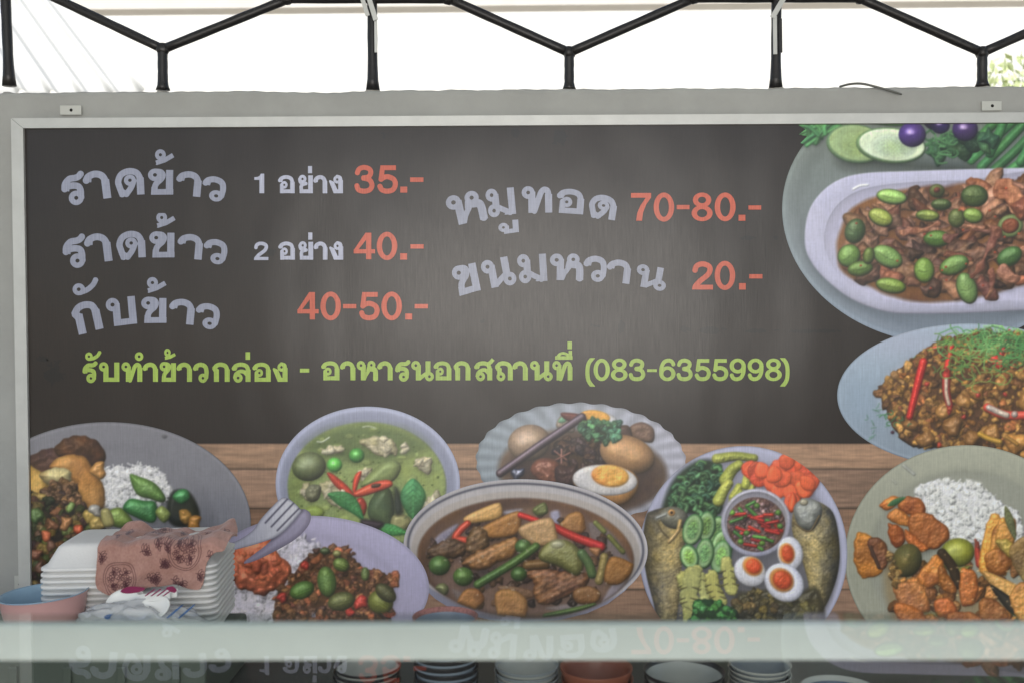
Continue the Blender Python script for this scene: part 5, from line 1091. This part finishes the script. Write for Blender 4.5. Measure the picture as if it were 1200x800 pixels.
bk = MB().box(((XL + XR) / 2, .006, (ZB + ZT) / 2), (XR - XL + .02, .006, ZT - ZB + .02)); bchild(bk.build("backing_board", m_wall))
m_print = vinyl("printed_picture_vinyl", attr=True, amp=.10)
def inside_print(X, Y):
    p = P(X, Y); return np.maximum(np.maximum(XL + .0006 - p[..., 0], p[..., 0] - XR + .0006), np.maximum(p[..., 2] - ZT + .0006, ZB + .0006 - p[..., 2])) / S
layer = .0004
PRINT_GAIN = 1.12; PRINT_SAT = 1.0
def print_piece(fn, name):
    global layer
    c, d, lab = fn(); c.C[:] = develop(c); f = inside_print(c.X, c.Y)
    if d is not None: f = np.maximum(f, d)
    ly = layer
    me = mesh_from_field(name, c.gx, c.gy, f, lambda a, b: P(a, b, -ly), c.C)
    o = link(name, me, m_print); o["label"] = lab; bchild(o); layer += .0003
print_piece(wood, "printed_table_top")
for fn in DISHES: print_piece(fn, "printed_cutlery" if fn is cutlery else "printed_dish")
m_lav = vinyl("lavender_ink", (148, 151, 168)); m_pale = vinyl("pale_ink", (182, 184, 202)); m_red = vinyl("red_ink", (202, 90, 64)); m_green = vinyl("lime_ink", (166, 192, 86))
LY = .0005
def addw(*a, **k): bchild(word(*a, **k))
addw("lettering", (55, 170, 280, 250), rice_word(0, 0), m_lav, None, LY, label="upper arched lavender heading for rice with toppings")
addw("lettering", (55, 250, 282, 330), rice_word(1.5, 73.5), m_lav, None, LY, label="lower arched lavender heading for rice with toppings")
addw("lettering", (70, 322, 275, 400), KAP, m_lav, None, LY, label="arched lavender heading for side dishes")
addw("lettering", (515, 205, 735, 290), MOO, m_lav, None, LY, label="arched lavender heading for fried pork")
addw("lettering", (520, 285, 795, 360), KHANOM, m_lav, None, LY, label="arched lavender heading for sweets")
addw("lettering", (322, 185, 410, 235), straight(290, 180, 5.4545, 254, 114, YANG), m_pale, None, LY, label="small pale upper lettering before a red price")
addw("lettering", (322, 262, 410, 312), [(n, (a[0] + .3, a[1] + 77.8), (b[0] + .3, b[1] + 77.8), u) for n, a, b, u in straight(290, 180, 5.4545, 254, 114, YANG)], m_pale, None, LY, label="small pale lower lettering before a red price")
addw("lettering", (90, 400, 350, 460), GREEN_A, m_green, None, LY, label="lime green lettering, left phrase of the ordering line")
addw("lettering", (365, 395, 685, 460), GREEN_B, m_green, None, LY, label="lime green lettering, middle phrase of the ordering line")
def addf(specs, m, lab=None): bchild(figures(specs, "figures", m, None, LY, lab))
addf(fig_row(290, 180, 5.4545, [('1', 44, 130, 107, 255)]), m_pale); addf([('2', 297.5, 283.5, 314.5, 305)], m_pale)
addf(fig_row(290, 180, 5.4545, [('3', 682, 74, 812, 258), ('5', 828, 77, 962, 258), ('.', 977, 213, 1021, 251), ('-', 1040, 154, 1125, 183)]), m_red)
addf([('4', 414.5, 273, 439.5, 304), ('0', 441.5, 272, 465.5, 305), ('.', 469, 297, 477, 304.5), ('-', 481, 286.5, 496.5, 291.5)], m_red)
addf([('4', 348.5, 342.5, 373.5, 374.5), ('0', 375.5, 342, 399.5, 375.5), ('-', 402, 356.5, 417.5, 361.5), ('5', 420.5, 342.5, 445, 375.5), ('0', 447, 342, 471, 375.5), ('.', 475, 367.5, 483, 374.5), ('-', 486, 356.5, 501.5, 361.5)], m_red)
addf([('7', 739.5, 226.5, 763, 259), ('0', 766, 226, 790, 260), ('-', 793, 240.5, 808, 245.5), ('8', 810.5, 226, 835, 259.5), ('0', 837.5, 226, 862, 259.5), ('.', 865.5, 252, 873.5, 259), ('-', 877, 241, 892, 246)], m_red)
addf([('2', 811, 306.5, 835.5, 339.5), ('0', 837.5, 306, 861.5, 340), ('.', 866, 332, 874, 339.5), ('-', 878, 321.5, 893.5, 326.5)], m_red)
addf([('-', 351.5, 431.5, 362.5, 436)], m_green); addf(fig_row(680, 400, 4.6154, [('(', 26, 88, 70, 242), ('0', 72, 92, 160, 212), ('8', 166, 91, 256, 212), ('3', 261, 91, 352, 212), ('-', 362, 148, 414, 163), ('6', 426, 91, 515, 212), ('3', 520, 91, 608, 212), ('5', 618, 93, 706, 212), ('5', 713, 93, 801, 212), ('9', 808, 91, 896, 212), ('9', 905, 91, 992, 212), ('8', 1000, 91, 1090, 212), (')', 1090, 88, 1134, 242)]), m_green)

m_smudge = vinyl("grime", (26, 22, 20))
for (x, y, w_, h_, k) in [(420, 158, 9, 14, 1), (450, 160, 10, 18, 2), (604, 156, 6, 7, 3), (655, 160, 14, 16, 4), (62, 440, 20, 26, 5), (50, 420, 12, 6, 6), (728, 383, 5, 12, 7), (746, 384, 3, 10, 8), (698, 382, 12, 4, 9), (778, 386, 6, 10, 10), (806, 386, 10, 7, 11), (836, 387, 18, 5, 12), (888, 388, 34, 4, 13), (955, 388, 40, 3, 14), (880, 279, 18, 4, 15), (910, 279, 9, 7, 16), (318, 295, 6, 9, 17), (565, 377, 5, 4, 18)]:
    gx = np.arange(x - w_, x + w_, .5); gy_ = np.arange(y - h_, y + h_, .5); X, Y = np.meshgrid(gx, gy_)
    Fd = np.hypot((X - x) / w_, (Y - y) / h_) - .38 + .30 * noise(X, Y, .8, 0, 37.0 * k, 11.0 * k)
    Fd = np.maximum(Fd, np.hypot((X - x) / w_, (Y - y) / h_) - .93)
    if (Fd < 0).sum() > 6: bchild(link("grime_smudge", mesh_from_field("grime_smudge", gx, gy_, Fd, lambda a, b: P(a, b, -.00025)), m_smudge))
# ------------------------------------------------------------------ serving table, crate and what stands on them
TZ = ZC - .55
m_table = mat("dull_steel", (58, 62, 60), .5, metal=.0, var=.15, vscale=12)
tb = empty("serving_table", (0, yd(1.3), 0), "dull grey steel serving table below the menu banner", "table")
child(MB().box((0, yd(1.31), TZ - .015), (3.0, .62, .03), bev=.004).build("table_top", m_table), tb)
for sx in (-1, 1):
    for yy in (1.05, 1.57): child(MB().box((sx * 1.42, yd(yy), (TZ - .03) / 2), (.04, .04, TZ - .03)).build("leg", m_table), tb)
BZ = ZC - .47
m_crate = mat("dark_green_plastic", (84, 92, 82), .5, var=.15, vscale=10)
xr = P(291, 720, yd(1.575))[0]
cr = MB(); cr.box((xr - .45, yd(1.465), (TZ + BZ) / 2 + .0005), (.90, .215, BZ - TZ - .001), bev=.006)
for k in range(12): cr.box((xr - .04 - k * .075, yd(1.355), (TZ + BZ) / 2), (.012, .006, BZ - TZ - .02), bev=.002)
tag(cr.build("storage_box", m_crate), "low dull green plastic box with ribbed front, under the foam boxes", "box")

# nested foam food boxes
m_foam = mat("white_foam", (226, 224, 220), .6, var=.03, vscale=40, bump=.15, bscale=300)
def rrect(w_, d_, r, n=6):
    out = []
    for cx, cy, a0 in ((w_ / 2 - r, d_ / 2 - r, 0), (-w_ / 2 + r, d_ / 2 - r, 90), (-w_ / 2 + r, -d_ / 2 + r, 180), (w_ / 2 - r, -d_ / 2 + r, 270)):
        for k in range(n + 1):
            a = rad(a0 + 90 * k / n); out.append((cx + r * math.cos(a), cy + r * math.sin(a)))
    return out
def foam_mesh():
    w_, d_ = .250, .150; mb = MB(); loops = []
    for (ins_, zz, r) in [(.0, 0, .016), (-.0035, .0012, .018), (-.0035, .0042, .018), (.0, .0055, .016), (.003, .006, .015), (.016, .031, .014), (.021, .0350, .013), (.03, .0362, .012), (.045, .0365, .012)]:
        loops.append([(x, y, zz) for x, y in rrect(w_ - 2 * ins_, d_ - 2 * ins_, r)])
    inner = [[(x, y, zz) for x, y in rrect(w_ - 2 * i_, d_ - 2 * i_, r)] for (i_, zz, r) in [(.045, .0345, .012), (.024, .0335, .012), (.0185, .030, .013), (.0055, .004, .014), (.003, .0, .015)]]
    loops += inner; n = len(loops[0]); vs = [p for l in loops for p in l]; fs = []
    for i in range(len(loops)):
        j = (i + 1) % len(loops)
        if i == 8: continue
        for k in range(n): fs.append((i * n + k, i * n + (k + 1) % n, j * n + (k + 1) % n, j * n + k))
    fs.append(tuple(8 * n + k for k in range(n))); fs.append(tuple(9 * n + k for k in range(n))[::-1])
    return mb.add(vs, fs).mesh("foam_box")
fm = foam_mesh(); fm.materials.append(m_foam); fm.polygons.foreach_set("use_smooth", np.ones(len(fm.polygons), bool))
fl = PV(45, 655, yd(1.455)); NB = 12; SP = .0088
FX, FY, FR = fl.x + .125, yd(1.53), rad(5)
ordn = ["bottom", "second from the bottom", "third from the bottom", "fourth from the bottom", "fifth from the bottom", "sixth from the bottom", "sixth from the top", "fifth from the top", "fourth from the top", "third from the top", "second from the top", "top"]
for i in range(NB):
    o = bpy.data.objects.new("foam_box", fm); COL.objects.link(o)
    o.location = (FX + r_.normal(0, .0006), FY + r_.normal(0, .0005), BZ + .0005 + i * SP); o.rotation_euler.z = FR + r_.normal(0, .003)
    tag(o, "white foam food box, %s of the nested stack under the cloth" % ordn[i], "food box", "nested foam food boxes")
foam_top = BZ + .0005 + (NB - 1) * SP + .0365

# dusty pink cloth with brown line flowers, folded over the stack
c = Canvas(0, 0, 168, 118, 2.0)
c.C[:] = A((178, 138, 126)) + 5 * noise(c.X, c.Y, .15, 0)[..., None] + 4 * noise(c.X, c.Y, 1.2, 2)[..., None]
INK = (74, 46, 50)
def ink(pts, w_=.62, al=.85): c.line(pts, w_, INK, sh=0, spec=0, lit=0, ao=0, cvar=0, alpha=al, soft=.45)
def flower(x, y, s):
    s *= 1.1
    a0 = rng.uniform(0, 6)
    for k in range(5):
        a = a0 + k * 1.257; ux, uy = math.cos(a), math.sin(a)
        ink([(x + ux * s * .3, y + uy * s * .3), (x + (ux - uy * .5) * s, y + (uy + ux * .5) * s), (x + ux * s * 1.4, y + uy * s * 1.4), (x + (ux + uy * .5) * s, y + (uy - ux * .5) * s), (x + ux * s * .3, y + uy * s * .3)])
def sprig(x, y, a, L, n=4, s=2.6):
    pts = [(x + L * t * math.cos(a + .5 * t), y + L * t * math.sin(a + .5 * t)) for t in np.linspace(0, 1, n)]; ink(pts)
    for i, (px, py) in enumerate(pts[1:]):
        for sg in (-1, 1):
            b = a + .3 * i / 4 + sg * 1.0
            ink([(px, py), (px + 3.4 * math.cos(b - .45), py + 3.4 * math.sin(b - .45)), (px + 6.2 * math.cos(b), py + 6.2 * math.sin(b)), (px + 3.4 * math.cos(b + .45), py + 3.4 * math.sin(b + .45)), (px, py)], .7, .75)
    flower(*pts[-1], s)
def medal(x, y, r):
    for rr in (r, r * .87): ink([(x + rr * math.cos(t), y + rr * 1.05 * math.sin(t)) for t in np.linspace(0, 6.3, 28)], .75, .7)
    for k in range(6):
        a = k * 1.05 + rng.uniform(-.2, .2); q = r * (.15 if k == 5 else .52); flower(x + q * math.cos(a), y + q * math.sin(a), rng.uniform(2.6, 3.4))
    for k in range(4):
        a = k * 1.57 + .4; sprig(x + r * .1 * math.cos(a), y + r * .1 * math.sin(a), a, r * .45, 3, 1.6)
medal(34, 88, 20); medal(112, 58, 20); medal(62, 22, 17); medal(154, 100, 15)
for (x, y, a, L) in [(8, 58, .6, 9), (14, 36, 0, 9), (58, 58, -.5, 9), (70, 46, .1, 12), (84, 52, -.2, 8), (64, 90, -.3, 10), (74, 84, .5, 9), (82, 76, -.9, 9), (96, 90, .2, 9), (110, 88, 1.2, 8), (126, 84, .3, 8), (138, 66, -.4, 8), (124, 26, .2, 10), (92, 18, .5, 10), (104, 34, .8, 8), (148, 24, 1.0, 9), (20, 16, .3, 9), (88, 66, 1.2, 7)]:
    sprig(x, y, a, L)
PXM = .262 / 205
def cloth_map(a, b):
    """a 0..168 along the stack, b: 0..40 over the top, then down the front"""
    a = np.asarray(a, float); b = np.asarray(b, float)
    u = (a - 8) * PXM; fold = 48.0
    wav = .0022 * np.sin(a * .09 + 1) + .0018 * np.sin(a * .21 + b * .06) + .0012 * np.sin(b * .33 + a * .05)
    t = np.clip((b - fold) / 10 + .5, 0, 1); t = t * t * (3 - 2 * t)
    over = np.clip(b - fold, 0, None) * PXM; back = np.clip(fold - b, 0, None) * PXM
    y = -.056 + back * 1.45 - t * .024 - over * .10 + wav * .6
    zz = foam_top + .0035 - over * .97 - (1 - t) * 0 + wav * (1 - .5 * t) + .004 * np.exp(-((b - fold + 4) / 10) ** 2)
    zz = zz + .014 * np.exp(-(((a - 26) / 20) ** 2 + ((b - 4) / 9) ** 2)) + .010 * np.exp(-(((a - 150) / 12) ** 2 + ((b - 6) / 12) ** 2))
    s = np.clip((a - 136) / 30, 0, 1)                      # right end hangs over the end of the stack
    zz = zz - .020 * s ** 2 * t; y = y + .012 * s ** 2
    X = FX - .125 + .086 + u * .93
    x0 = X - FX; y0 = y
    return np.stack([FX + x0 * math.cos(FR) - y0 * math.sin(FR), FY + x0 * math.sin(FR) + y0 * math.cos(FR), zz], -1)
oc = smooth_closed([(14, 8), (40, 2), (64, 5), (90, 9), (120, 8), (144, 2), (156, 6), (165, 30), (160, 50), (146, 62), (138, 76), (134, 98), (126, 104), (104, 96), (70, 100), (40, 106), (12, 104), (5, 96), (6, 70), (8, 40)], 8)
me = mesh_from_field("folded_cloth", c.gx, c.gy, sd_poly(c.X, c.Y, oc), cloth_map, c.C)
m_cloth = bpy.data.materials.new("pink_towelling"); m_cloth.use_nodes = True
N_, L_ = m_cloth.node_tree.nodes, m_cloth.node_tree.links; b_ = N_["Principled BSDF"]; b_.inputs["Roughness"].default_value = .95; b_.inputs["Sheen Weight"].default_value = .3; b_.inputs["Specular IOR Level"].default_value = .1
va = N_.new("ShaderNodeVertexColor"); va.layer_name = "print"; L_.new(va.outputs[0], b_.inputs["Base Color"])
nn = N_.new("ShaderNodeTexNoise"); nn.inputs["Scale"].default_value = 420; bp_ = N_.new("ShaderNodeBump"); bp_.inputs["Strength"].default_value = .4; bp_.inputs["Distance"].default_value = .001
tcn = N_.new("ShaderNodeTexCoord"); L_.new(tcn.outputs["Object"], nn.inputs["Vector"]); L_.new(nn.outputs[0], bp_.inputs["Height"]); L_.new(bp_.outputs[0], b_.inputs["Normal"])
clo = link("folded_cloth", me, m_cloth, None, True); so_ = clo.modifiers.new("thickness", 'SOLIDIFY'); so_.thickness = .004; so_.offset = -1
tag(clo, "dusty pink cloth with brown line flowers draped over the foam boxes", "cloth")

# pink bowl, pale blue inside
m_pink = mat("pink_melamine", (206, 162, 158), .3, var=.05, vscale=20); m_blue = mat("pale_blue_glaze", (142, 170, 190), .22, var=.08, vscale=25)
bc = PV(54, 697, yd(1.43))
bo = empty("pink_bowl", (bc.x, bc.y, BZ), "pink bowl with pale blue inside, at the left end of the green box", "bowl")
bh = bc.z - BZ; br = 50 * 1.43 / F
outer = [(0, .001), (br * .55, .001), (br * .66, .004), (br * .80, bh * .25), (br * .90, bh * .62), (br * .955, bh * .93), (br * .985, bh * .985)]
inner_ = [(br * .985, bh * .985), (br * 1.0, bh * 1.0), (br * .985, bh * 1.012), (br * .93, bh * .97), (br * .86, bh * .62), (br * .74, bh * .28), (br * .55, bh * .12), (0, bh * .10)]
tilt = Euler((0, rad(-3.0), 0))
for nm, pr, m_ in (("outside", outer, m_pink), ("inside", inner_, m_blue)):
    q = MB().lathe(pr, (0, 0, 0), 64, wob=lambda t: 1 + .02 * math.cos(2 * t + .5)).build(nm, m_, bo, True); q.rotation_euler = tilt; q.location = (0, 0, .004)

# clear bag of plastic spoons
m_bag = bpy.data.materials.new("clear_film"); m_bag.use_nodes = True
N_, L_ = m_bag.node_tree.nodes, m_bag.node_tree.links; N_.remove(N_["Principled BSDF"])
tr = N_.new("ShaderNodeBsdfTransparent"); tr.inputs[0].default_value = (.93, .95, .96, 1); gl = N_.new("ShaderNodeBsdfGlossy"); gl.inputs["Roughness"].default_value = .16; df = N_.new("ShaderNodeBsdfDiffuse"); df.inputs[0].default_value = (.9, .91, .92, 1)
fz = N_.new("ShaderNodeFresnel"); fz.inputs[0].default_value = 1.5; mx = N_.new("ShaderNodeMixShader"); mx2 = N_.new("ShaderNodeMixShader"); mx2.inputs[0].default_value = .40
nz_ = N_.new("ShaderNodeTexNoise"); nz_.inputs["Scale"].default_value = 38; nz_.inputs["Detail"].default_value = 4; nz_.inputs["Distortion"].default_value = 1.2; bpn = N_.new("ShaderNodeBump"); bpn.inputs["Strength"].default_value = .9; bpn.inputs["Distance"].default_value = .012
tcn = N_.new("ShaderNodeTexCoord"); L_.new(tcn.outputs["Object"], nz_.inputs["Vector"]); L_.new(nz_.outputs[0], bpn.inputs["Height"]); L_.new(bpn.outputs[0], gl.inputs["Normal"]); L_.new(bpn.outputs[0], fz.inputs["Normal"])
L_.new(tr.outputs[0], mx2.inputs[1]); L_.new(df.outputs[0], mx2.inputs[2]); L_.new(fz.outputs[0], mx.inputs[0]); L_.new(mx2.outputs[0], mx.inputs[1]); L_.new(gl.outputs[0], mx.inputs[2]); L_.new(mx.outputs[0], N_["Material Output"].inputs[0])
GD = 1.40
bgc = PV(172, 706, yd(GD)); bag = empty("spoon_bag", (bgc.x, bgc.y, BZ), "crumpled clear plastic bag of white spoons in front of the foam boxes", "bag")
hx, hy, hz = 78 * GD / F, .030, (bgc.z - BZ) / 1.0
vs = []; fs = []; nu, nv = 96, 40; rb = np.random.default_rng(11); ph = rb.uniform(0, 6, 12)
for i in range(nu):
    th = 2 * math.pi * i / nu
    for j in range(nv + 1):
        f = -math.pi / 2 + math.pi * j / nv
        sx = math.copysign(abs(math.cos(th)) ** .75, math.cos(th)); sy = math.sin(th)
        cr_ = 1 + .07 * math.sin(5 * th + 3 * f + ph[0]) + .05 * math.sin(9 * th - 6 * f + ph[1]) + .04 * math.sin(17 * th + 9 * f + ph[2]) + .03 * abs(math.sin(13 * f + 7 * th + ph[3]))
        cf = max(0, math.cos(f)) ** .6
        vs.append((hx * sx * cf * cr_, hy * sy * cf * cr_, max(.0012, .030 + .034 * math.sin(f) * cr_ * (1 - .25 * abs(sx) ** 3) - .008 * sx)))
for i in range(nu):
    for j in range(nv): fs.append((i * (nv + 1) + j, ((i + 1) % nu) * (nv + 1) + j, ((i + 1) % nu) * (nv + 1) + j + 1, i * (nv + 1) + j + 1))
MB().add(vs, fs).build("film", m_bag, bag, True)
m_mag = mat("magenta_print", (128, 18, 74), .4); m_bl = mat("blue_print", (52, 92, 142), .4)
def bagpatch(name, outl, m_, dist, thick=.0006):
    p = smooth_closed(outl, 4); q = P(p[:, 0], p[:, 1], yd(dist)); n = len(q); vs = [(v[0], v[1], v[2]) for v in q] + [(v[0], v[1] + thick, v[2]) for v in q]
    mb = MB().add(vs, [tuple(range(n)), tuple(range(n, 2 * n))[::-1]] + [(i, (i + 1) % n, n + (i + 1) % n, n + i) for i in range(n)])
    return child(mb.build(name, m_), bag)
bagpatch("printed_band", [(141, 692), (150, 687), (162, 687), (170, 689), (164, 693), (148, 695)], m_mag, GD - .018)
bagpatch("printed_band", [(195, 688), (202, 686.5), (207, 691), (204, 694), (197, 691)], m_mag, GD - .018)
for k in range(4):
    x = 170 + k * 7; bagpatch("printed_band", [(x, 697), (x + 10, 690), (x + 11.5, 690.5), (x + 1.6, 697.6)], m_mag, GD - .019)
bagpatch("printed_band", [(122, 722), (132, 719), (160, 723), (176, 720), (170, 726), (130, 726)], m_bl, GD - .024)
for k in range(2):
    x = 196 + k * 14; bagpatch("printed_band", [(x, 722), (x + 16, 709 - k * .4), (x + 17.5, 709.6 - k * .4), (x + 2, 723)], m_bl, GD - .022)
m_spoon = mat("white_plastic", (226, 226, 222), .3, bump=.05)
def spoon(tip, end, wd, dist, label, d2=0):
    """bowl centre -> handle end, photograph pixels"""
    a = PV(*tip, yd(dist)); b = PV(*end, yd(dist + d2)); v = b - a; L = v.length; ax = v.normalized(); up = Vector((0, -.75, .66)); sd2 = ax.cross(up).normalized(); up = sd2.cross(ax).normalized()
    rw = wd * dist / F; mb = MB(); vs = []; fs = []; n, m2 = 28, 10
    # outline: bowl ellipse running into a tapering handle
    st = np.concatenate([np.linspace(-1.25 * rw, 1.2 * rw, 18), np.linspace(1.5 * rw, L, 10)])
    for x in st:
        if x <= 1.2 * rw: hw = rw * math.sqrt(max(0, 1 - (x / (1.26 * rw)) ** 2)) if x < .9 * rw else rw * max(.34, math.sqrt(max(0, 1 - (x / (1.26 * rw)) ** 2)))
        else: hw = rw * (.32 + .10 * (x - rw) / L)
        dep = max(0, 1 - (x / (1.26 * rw)) ** 2) * rw * .42
        for j in range(m2 + 1):
            t = -1 + 2 * j / m2; vs.append(a + ax * x + sd2 * hw * t + up * (dep * (t * t - 1) - .0 + (.0012 * (1 - abs(t)) if x > 1.2 * rw else 0)))
    for i in range(len(st) - 1):
        for j in range(m2): fs.append((i * (m2 + 1) + j, (i + 1) * (m2 + 1) + j, (i + 1) * (m2 + 1) + j + 1, i * (m2 + 1) + j + 1))
    o = mb.add(vs, fs).build("plastic_spoon", m_spoon, None, True); s = o.modifiers.new("thickness", 'SOLIDIFY'); s.thickness = .0016; s.offset = 0
    # base of the thing at its own middle
    mid = (a + b) / 2; o.data.transform(Matrix.Translation(-mid)); o.location = mid
    return tag(o, label, "spoon", "white plastic spoons in the clear bag")
spoon((180, 711), (130, 721), 15.5, GD - .012, "nearest white plastic spoon, its bowl at the right of the clear bag")
spoon((143, 704), (200, 696), 16, GD + .002, "white plastic spoon with its bowl at the left of the bag")
spoon((152, 702), (208, 694), 14, GD + .010, "hindmost white plastic spoon, under the magenta print of the bag")

# stacked bowls, seen over and through the glass
def bowl_profile(r, h, t=.0022):
    return [(0, .002), (r * .42, .002), (r * .45, 0), (r * .50, 0), (r * .53, h * .08), (r * .80, h * .42), (r * .955, h * .86), (r * 1.0, h * .985), (r * .995, h), (r * .965, h * .985), (r * .915, h * .86), (r * .765, h * .45), (r * .50, h * .15), (0, h * .12)]
m_wh = mat("white_china", (168, 168, 162), .25, var=.06, vscale=30); m_rim = mat("black_rim", (34, 34, 36), .3); m_terra = mat("terracotta_plastic", (134, 76, 56), .35, var=.06, vscale=20)
m_gr = mat("grey_china", (122, 128, 132), .28, var=.08, vscale=30); m_pat = mat("blue_pattern", (62, 76, 104), .3, var=.6, vscale=160); m_sp = mat("speckled_red_glaze", (164, 112, 104), .3, var=.5, vscale=220); m_bwh = mat("bluish_china", (132, 142, 154), .28, var=.06, vscale=30)
def bowl_meshes(r, h, body, rim, inside):
    p = bowl_profile(r, h); k = 7
    a = MB().lathe(p[:k], n=40).mesh("body"); a.materials.append(body)
    b = MB().lathe(p[k - 1:k + 4], n=40).mesh("rim"); b.materials.append(rim)
    c2 = MB().lathe(p[k + 3:], n=40).mesh("inside"); c2.materials.append(inside)
    for m_ in (a, b, c2): m_.polygons.foreach_set("use_smooth", np.ones(len(m_.polygons), bool))
    return (("body", a), ("rim", b), ("inside", c2))
ORD = ["bottom", "second from the bottom", "third from the bottom", "fourth from the bottom", "fifth from the bottom", "sixth from the bottom", "seventh from the bottom", "eighth from the bottom", "ninth from the bottom", "tenth from the bottom"]
ORDT = ["topmost", "second from the top", "third from the top", "fourth from the top", "fifth from the top", "sixth from the top", "seventh from the top", "eighth from the top", "ninth from the top"]
def bowl_stack(px0, px1, top_py, dist, h, step, body, rim, inside, what, cat, top_inside=None, top_rim=None):
    x = P((px0 + px1) / 2, 785, yd(dist))[0]; r = (px1 - px0) / 2 * dist / F; zt = P((px0 + px1) / 2, top_py, yd(dist))[2]
    n = max(1, int((zt - h - TZ) / step) + 1); z0 = TZ + .0008; step = (zt - h - z0) / max(1, n - 1)
    ms = bowl_meshes(r, h, body, rim, inside); mt = bowl_meshes(r, h, body, top_rim or rim, top_inside or inside)
    for i in range(n):
        e = bpy.data.objects.new(what[0], None); COL.objects.link(e); e.location = (x + r_.normal(0, .0008), yd(dist) + r_.normal(0, .0008), z0 + i * step); e.rotation_euler = (0, 0, r_.uniform(0, 6)); e.empty_display_size = .02
        pos = ORDT[n - 1 - i] if n - 1 - i < 9 and (i > 9 or n - 1 - i <= i) else ORD[i] if i < 10 else "in the middle"
        tag(e, "%s, %s in the stack %s" % (what[1], pos, what[2]), cat, what[3])
        for nm, me in (mt if i == n - 1 else ms):
            c3 = bpy.data.objects.new(nm, me); COL.objects.link(c3); c3.parent = e
BD = 1.25
bowl_stack(390, 470, 778, BD, .032, .0062, m_wh, m_rim, m_wh, ("black_rimmed_bowl", "white bowl with black rim", "at far left", "stacked white bowls with black rims"), "bowl")
bowl_stack(484, 562, 721, BD, .045, .0085, m_bwh, m_rim, m_bwh, ("speckled_bowl", "bluish white bowl", "behind the rail", "tall stack of bluish bowls"), "bowl", m_bwh, m_sp)
bowl_stack(579, 655, 777, BD, .030, .0062, m_wh, m_gr, m_wh, ("white_plate_bowl", "thin plain white bowl", "left of terracotta", "stacked thin white bowls"), "bowl")
bowl_stack(656, 742, 780, BD, .050, .014, m_terra, m_terra, m_terra, ("terracotta_bowl", "terracotta brown bowl", "at centre", "stacked terracotta bowls"), "bowl")
bowl_stack(754, 850, 784, BD, .045, .0095, m_wh, m_rim, m_wh, ("patterned_bowl", "white bowl with dark rim", "right of terracotta", "stacked white bowls right of the terracotta ones"), "bowl", m_wh)
bowl_stack(853, 926, 776, BD + .03, .024, .0056, m_gr, m_wh, m_gr, ("grey_bowl", "shallow grey bowl", "beside the blue one", "stacked shallow grey bowls"), "bowl")
bowl_stack(938, 1030, 806, BD - .03, .045, .0125, m_pat, m_wh, m_pat, ("blue_bowl", "dark blue patterned bowl", "at far right", "stacked blue patterned bowls"), "bowl")

# ------------------------------------------------------------------ glass topped display case in the foreground
m_glass = bpy.data.materials.new("greenish_glass"); m_glass.use_nodes = True
N_, L_ = m_glass.node_tree.nodes, m_glass.node_tree.links; N_.remove(N_["Principled BSDF"])
tr = N_.new("ShaderNodeBsdfTransparent"); tr.inputs[0].default_value = (.93, .96, .945, 1); gl = N_.new("ShaderNodeBsdfGlossy"); gl.inputs["Roughness"].default_value = .0
fz = N_.new("ShaderNodeFresnel"); fz.inputs[0].default_value = 1.58; mx = N_.new("ShaderNodeMixShader")
gm = N_.new("ShaderNodeNewGeometry"); iv = N_.new("ShaderNodeMath"); iv.operation = 'SUBTRACT'; iv.inputs[0].default_value = 1; L_.new(gm.outputs["Backfacing"], iv.inputs[1])
ml = N_.new("ShaderNodeMath"); ml.operation = 'MULTIPLY'; L_.new(fz.outputs[0], ml.inputs[0]); L_.new(iv.outputs[0], ml.inputs[1]); L_.new(ml.outputs[0], mx.inputs[0]); L_.new(tr.outputs[0], mx.inputs[1]); L_.new(gl.outputs[0], mx.inputs[2])
L_.new(mx.outputs[0], N_["Material Output"].inputs[0])
m_rail = mat("white_enamel", (232, 234, 230), .4, var=.09, vscale=9)
GZ = ZC - .2055
case = empty("display_case", (0, yd(.5), 0), "glass topped display case with white rail, blurred in the foreground", "display case")
d_edge = .2055 / ((720.5 - 370) / F)
child(MB().box((0, (yd(d_edge) + yd(.28)) / 2, GZ - .002), (1.5, yd(d_edge) - yd(.28), .004)).build("glass_top", m_glass), case)
ra, rb_ = d_edge - .001, .672; RT = .2098; RH = (778 - 370) / F * rb_ - RT
child(MB().box((0, (yd(ra) + yd(rb_)) / 2, ZC - RT - RH / 2), (1.5, yd(ra) - yd(rb_), RH), bev=.0025).build("rail", m_rail), case)
child(MB().box((0, yd(.30), GZ - .0045 - .014), (1.5, .05, .028), bev=.004).build("rail", m_rail), case)
for sx in (-1, 1):
    child(MB().box((sx * .725, (yd(rb_) + yd(.325)) / 2, GZ - .0045 - .014), (.05, yd(rb_) - yd(.325) - .004, .028), bev=.004).build("side_rail", m_rail), case)
    for yy in ((ra + rb_) / 2, .30): child(MB().box((sx * .725, yd(yy), (GZ - .034) / 2), (.035, .035, GZ - .034)).build("leg", m_rail), case)
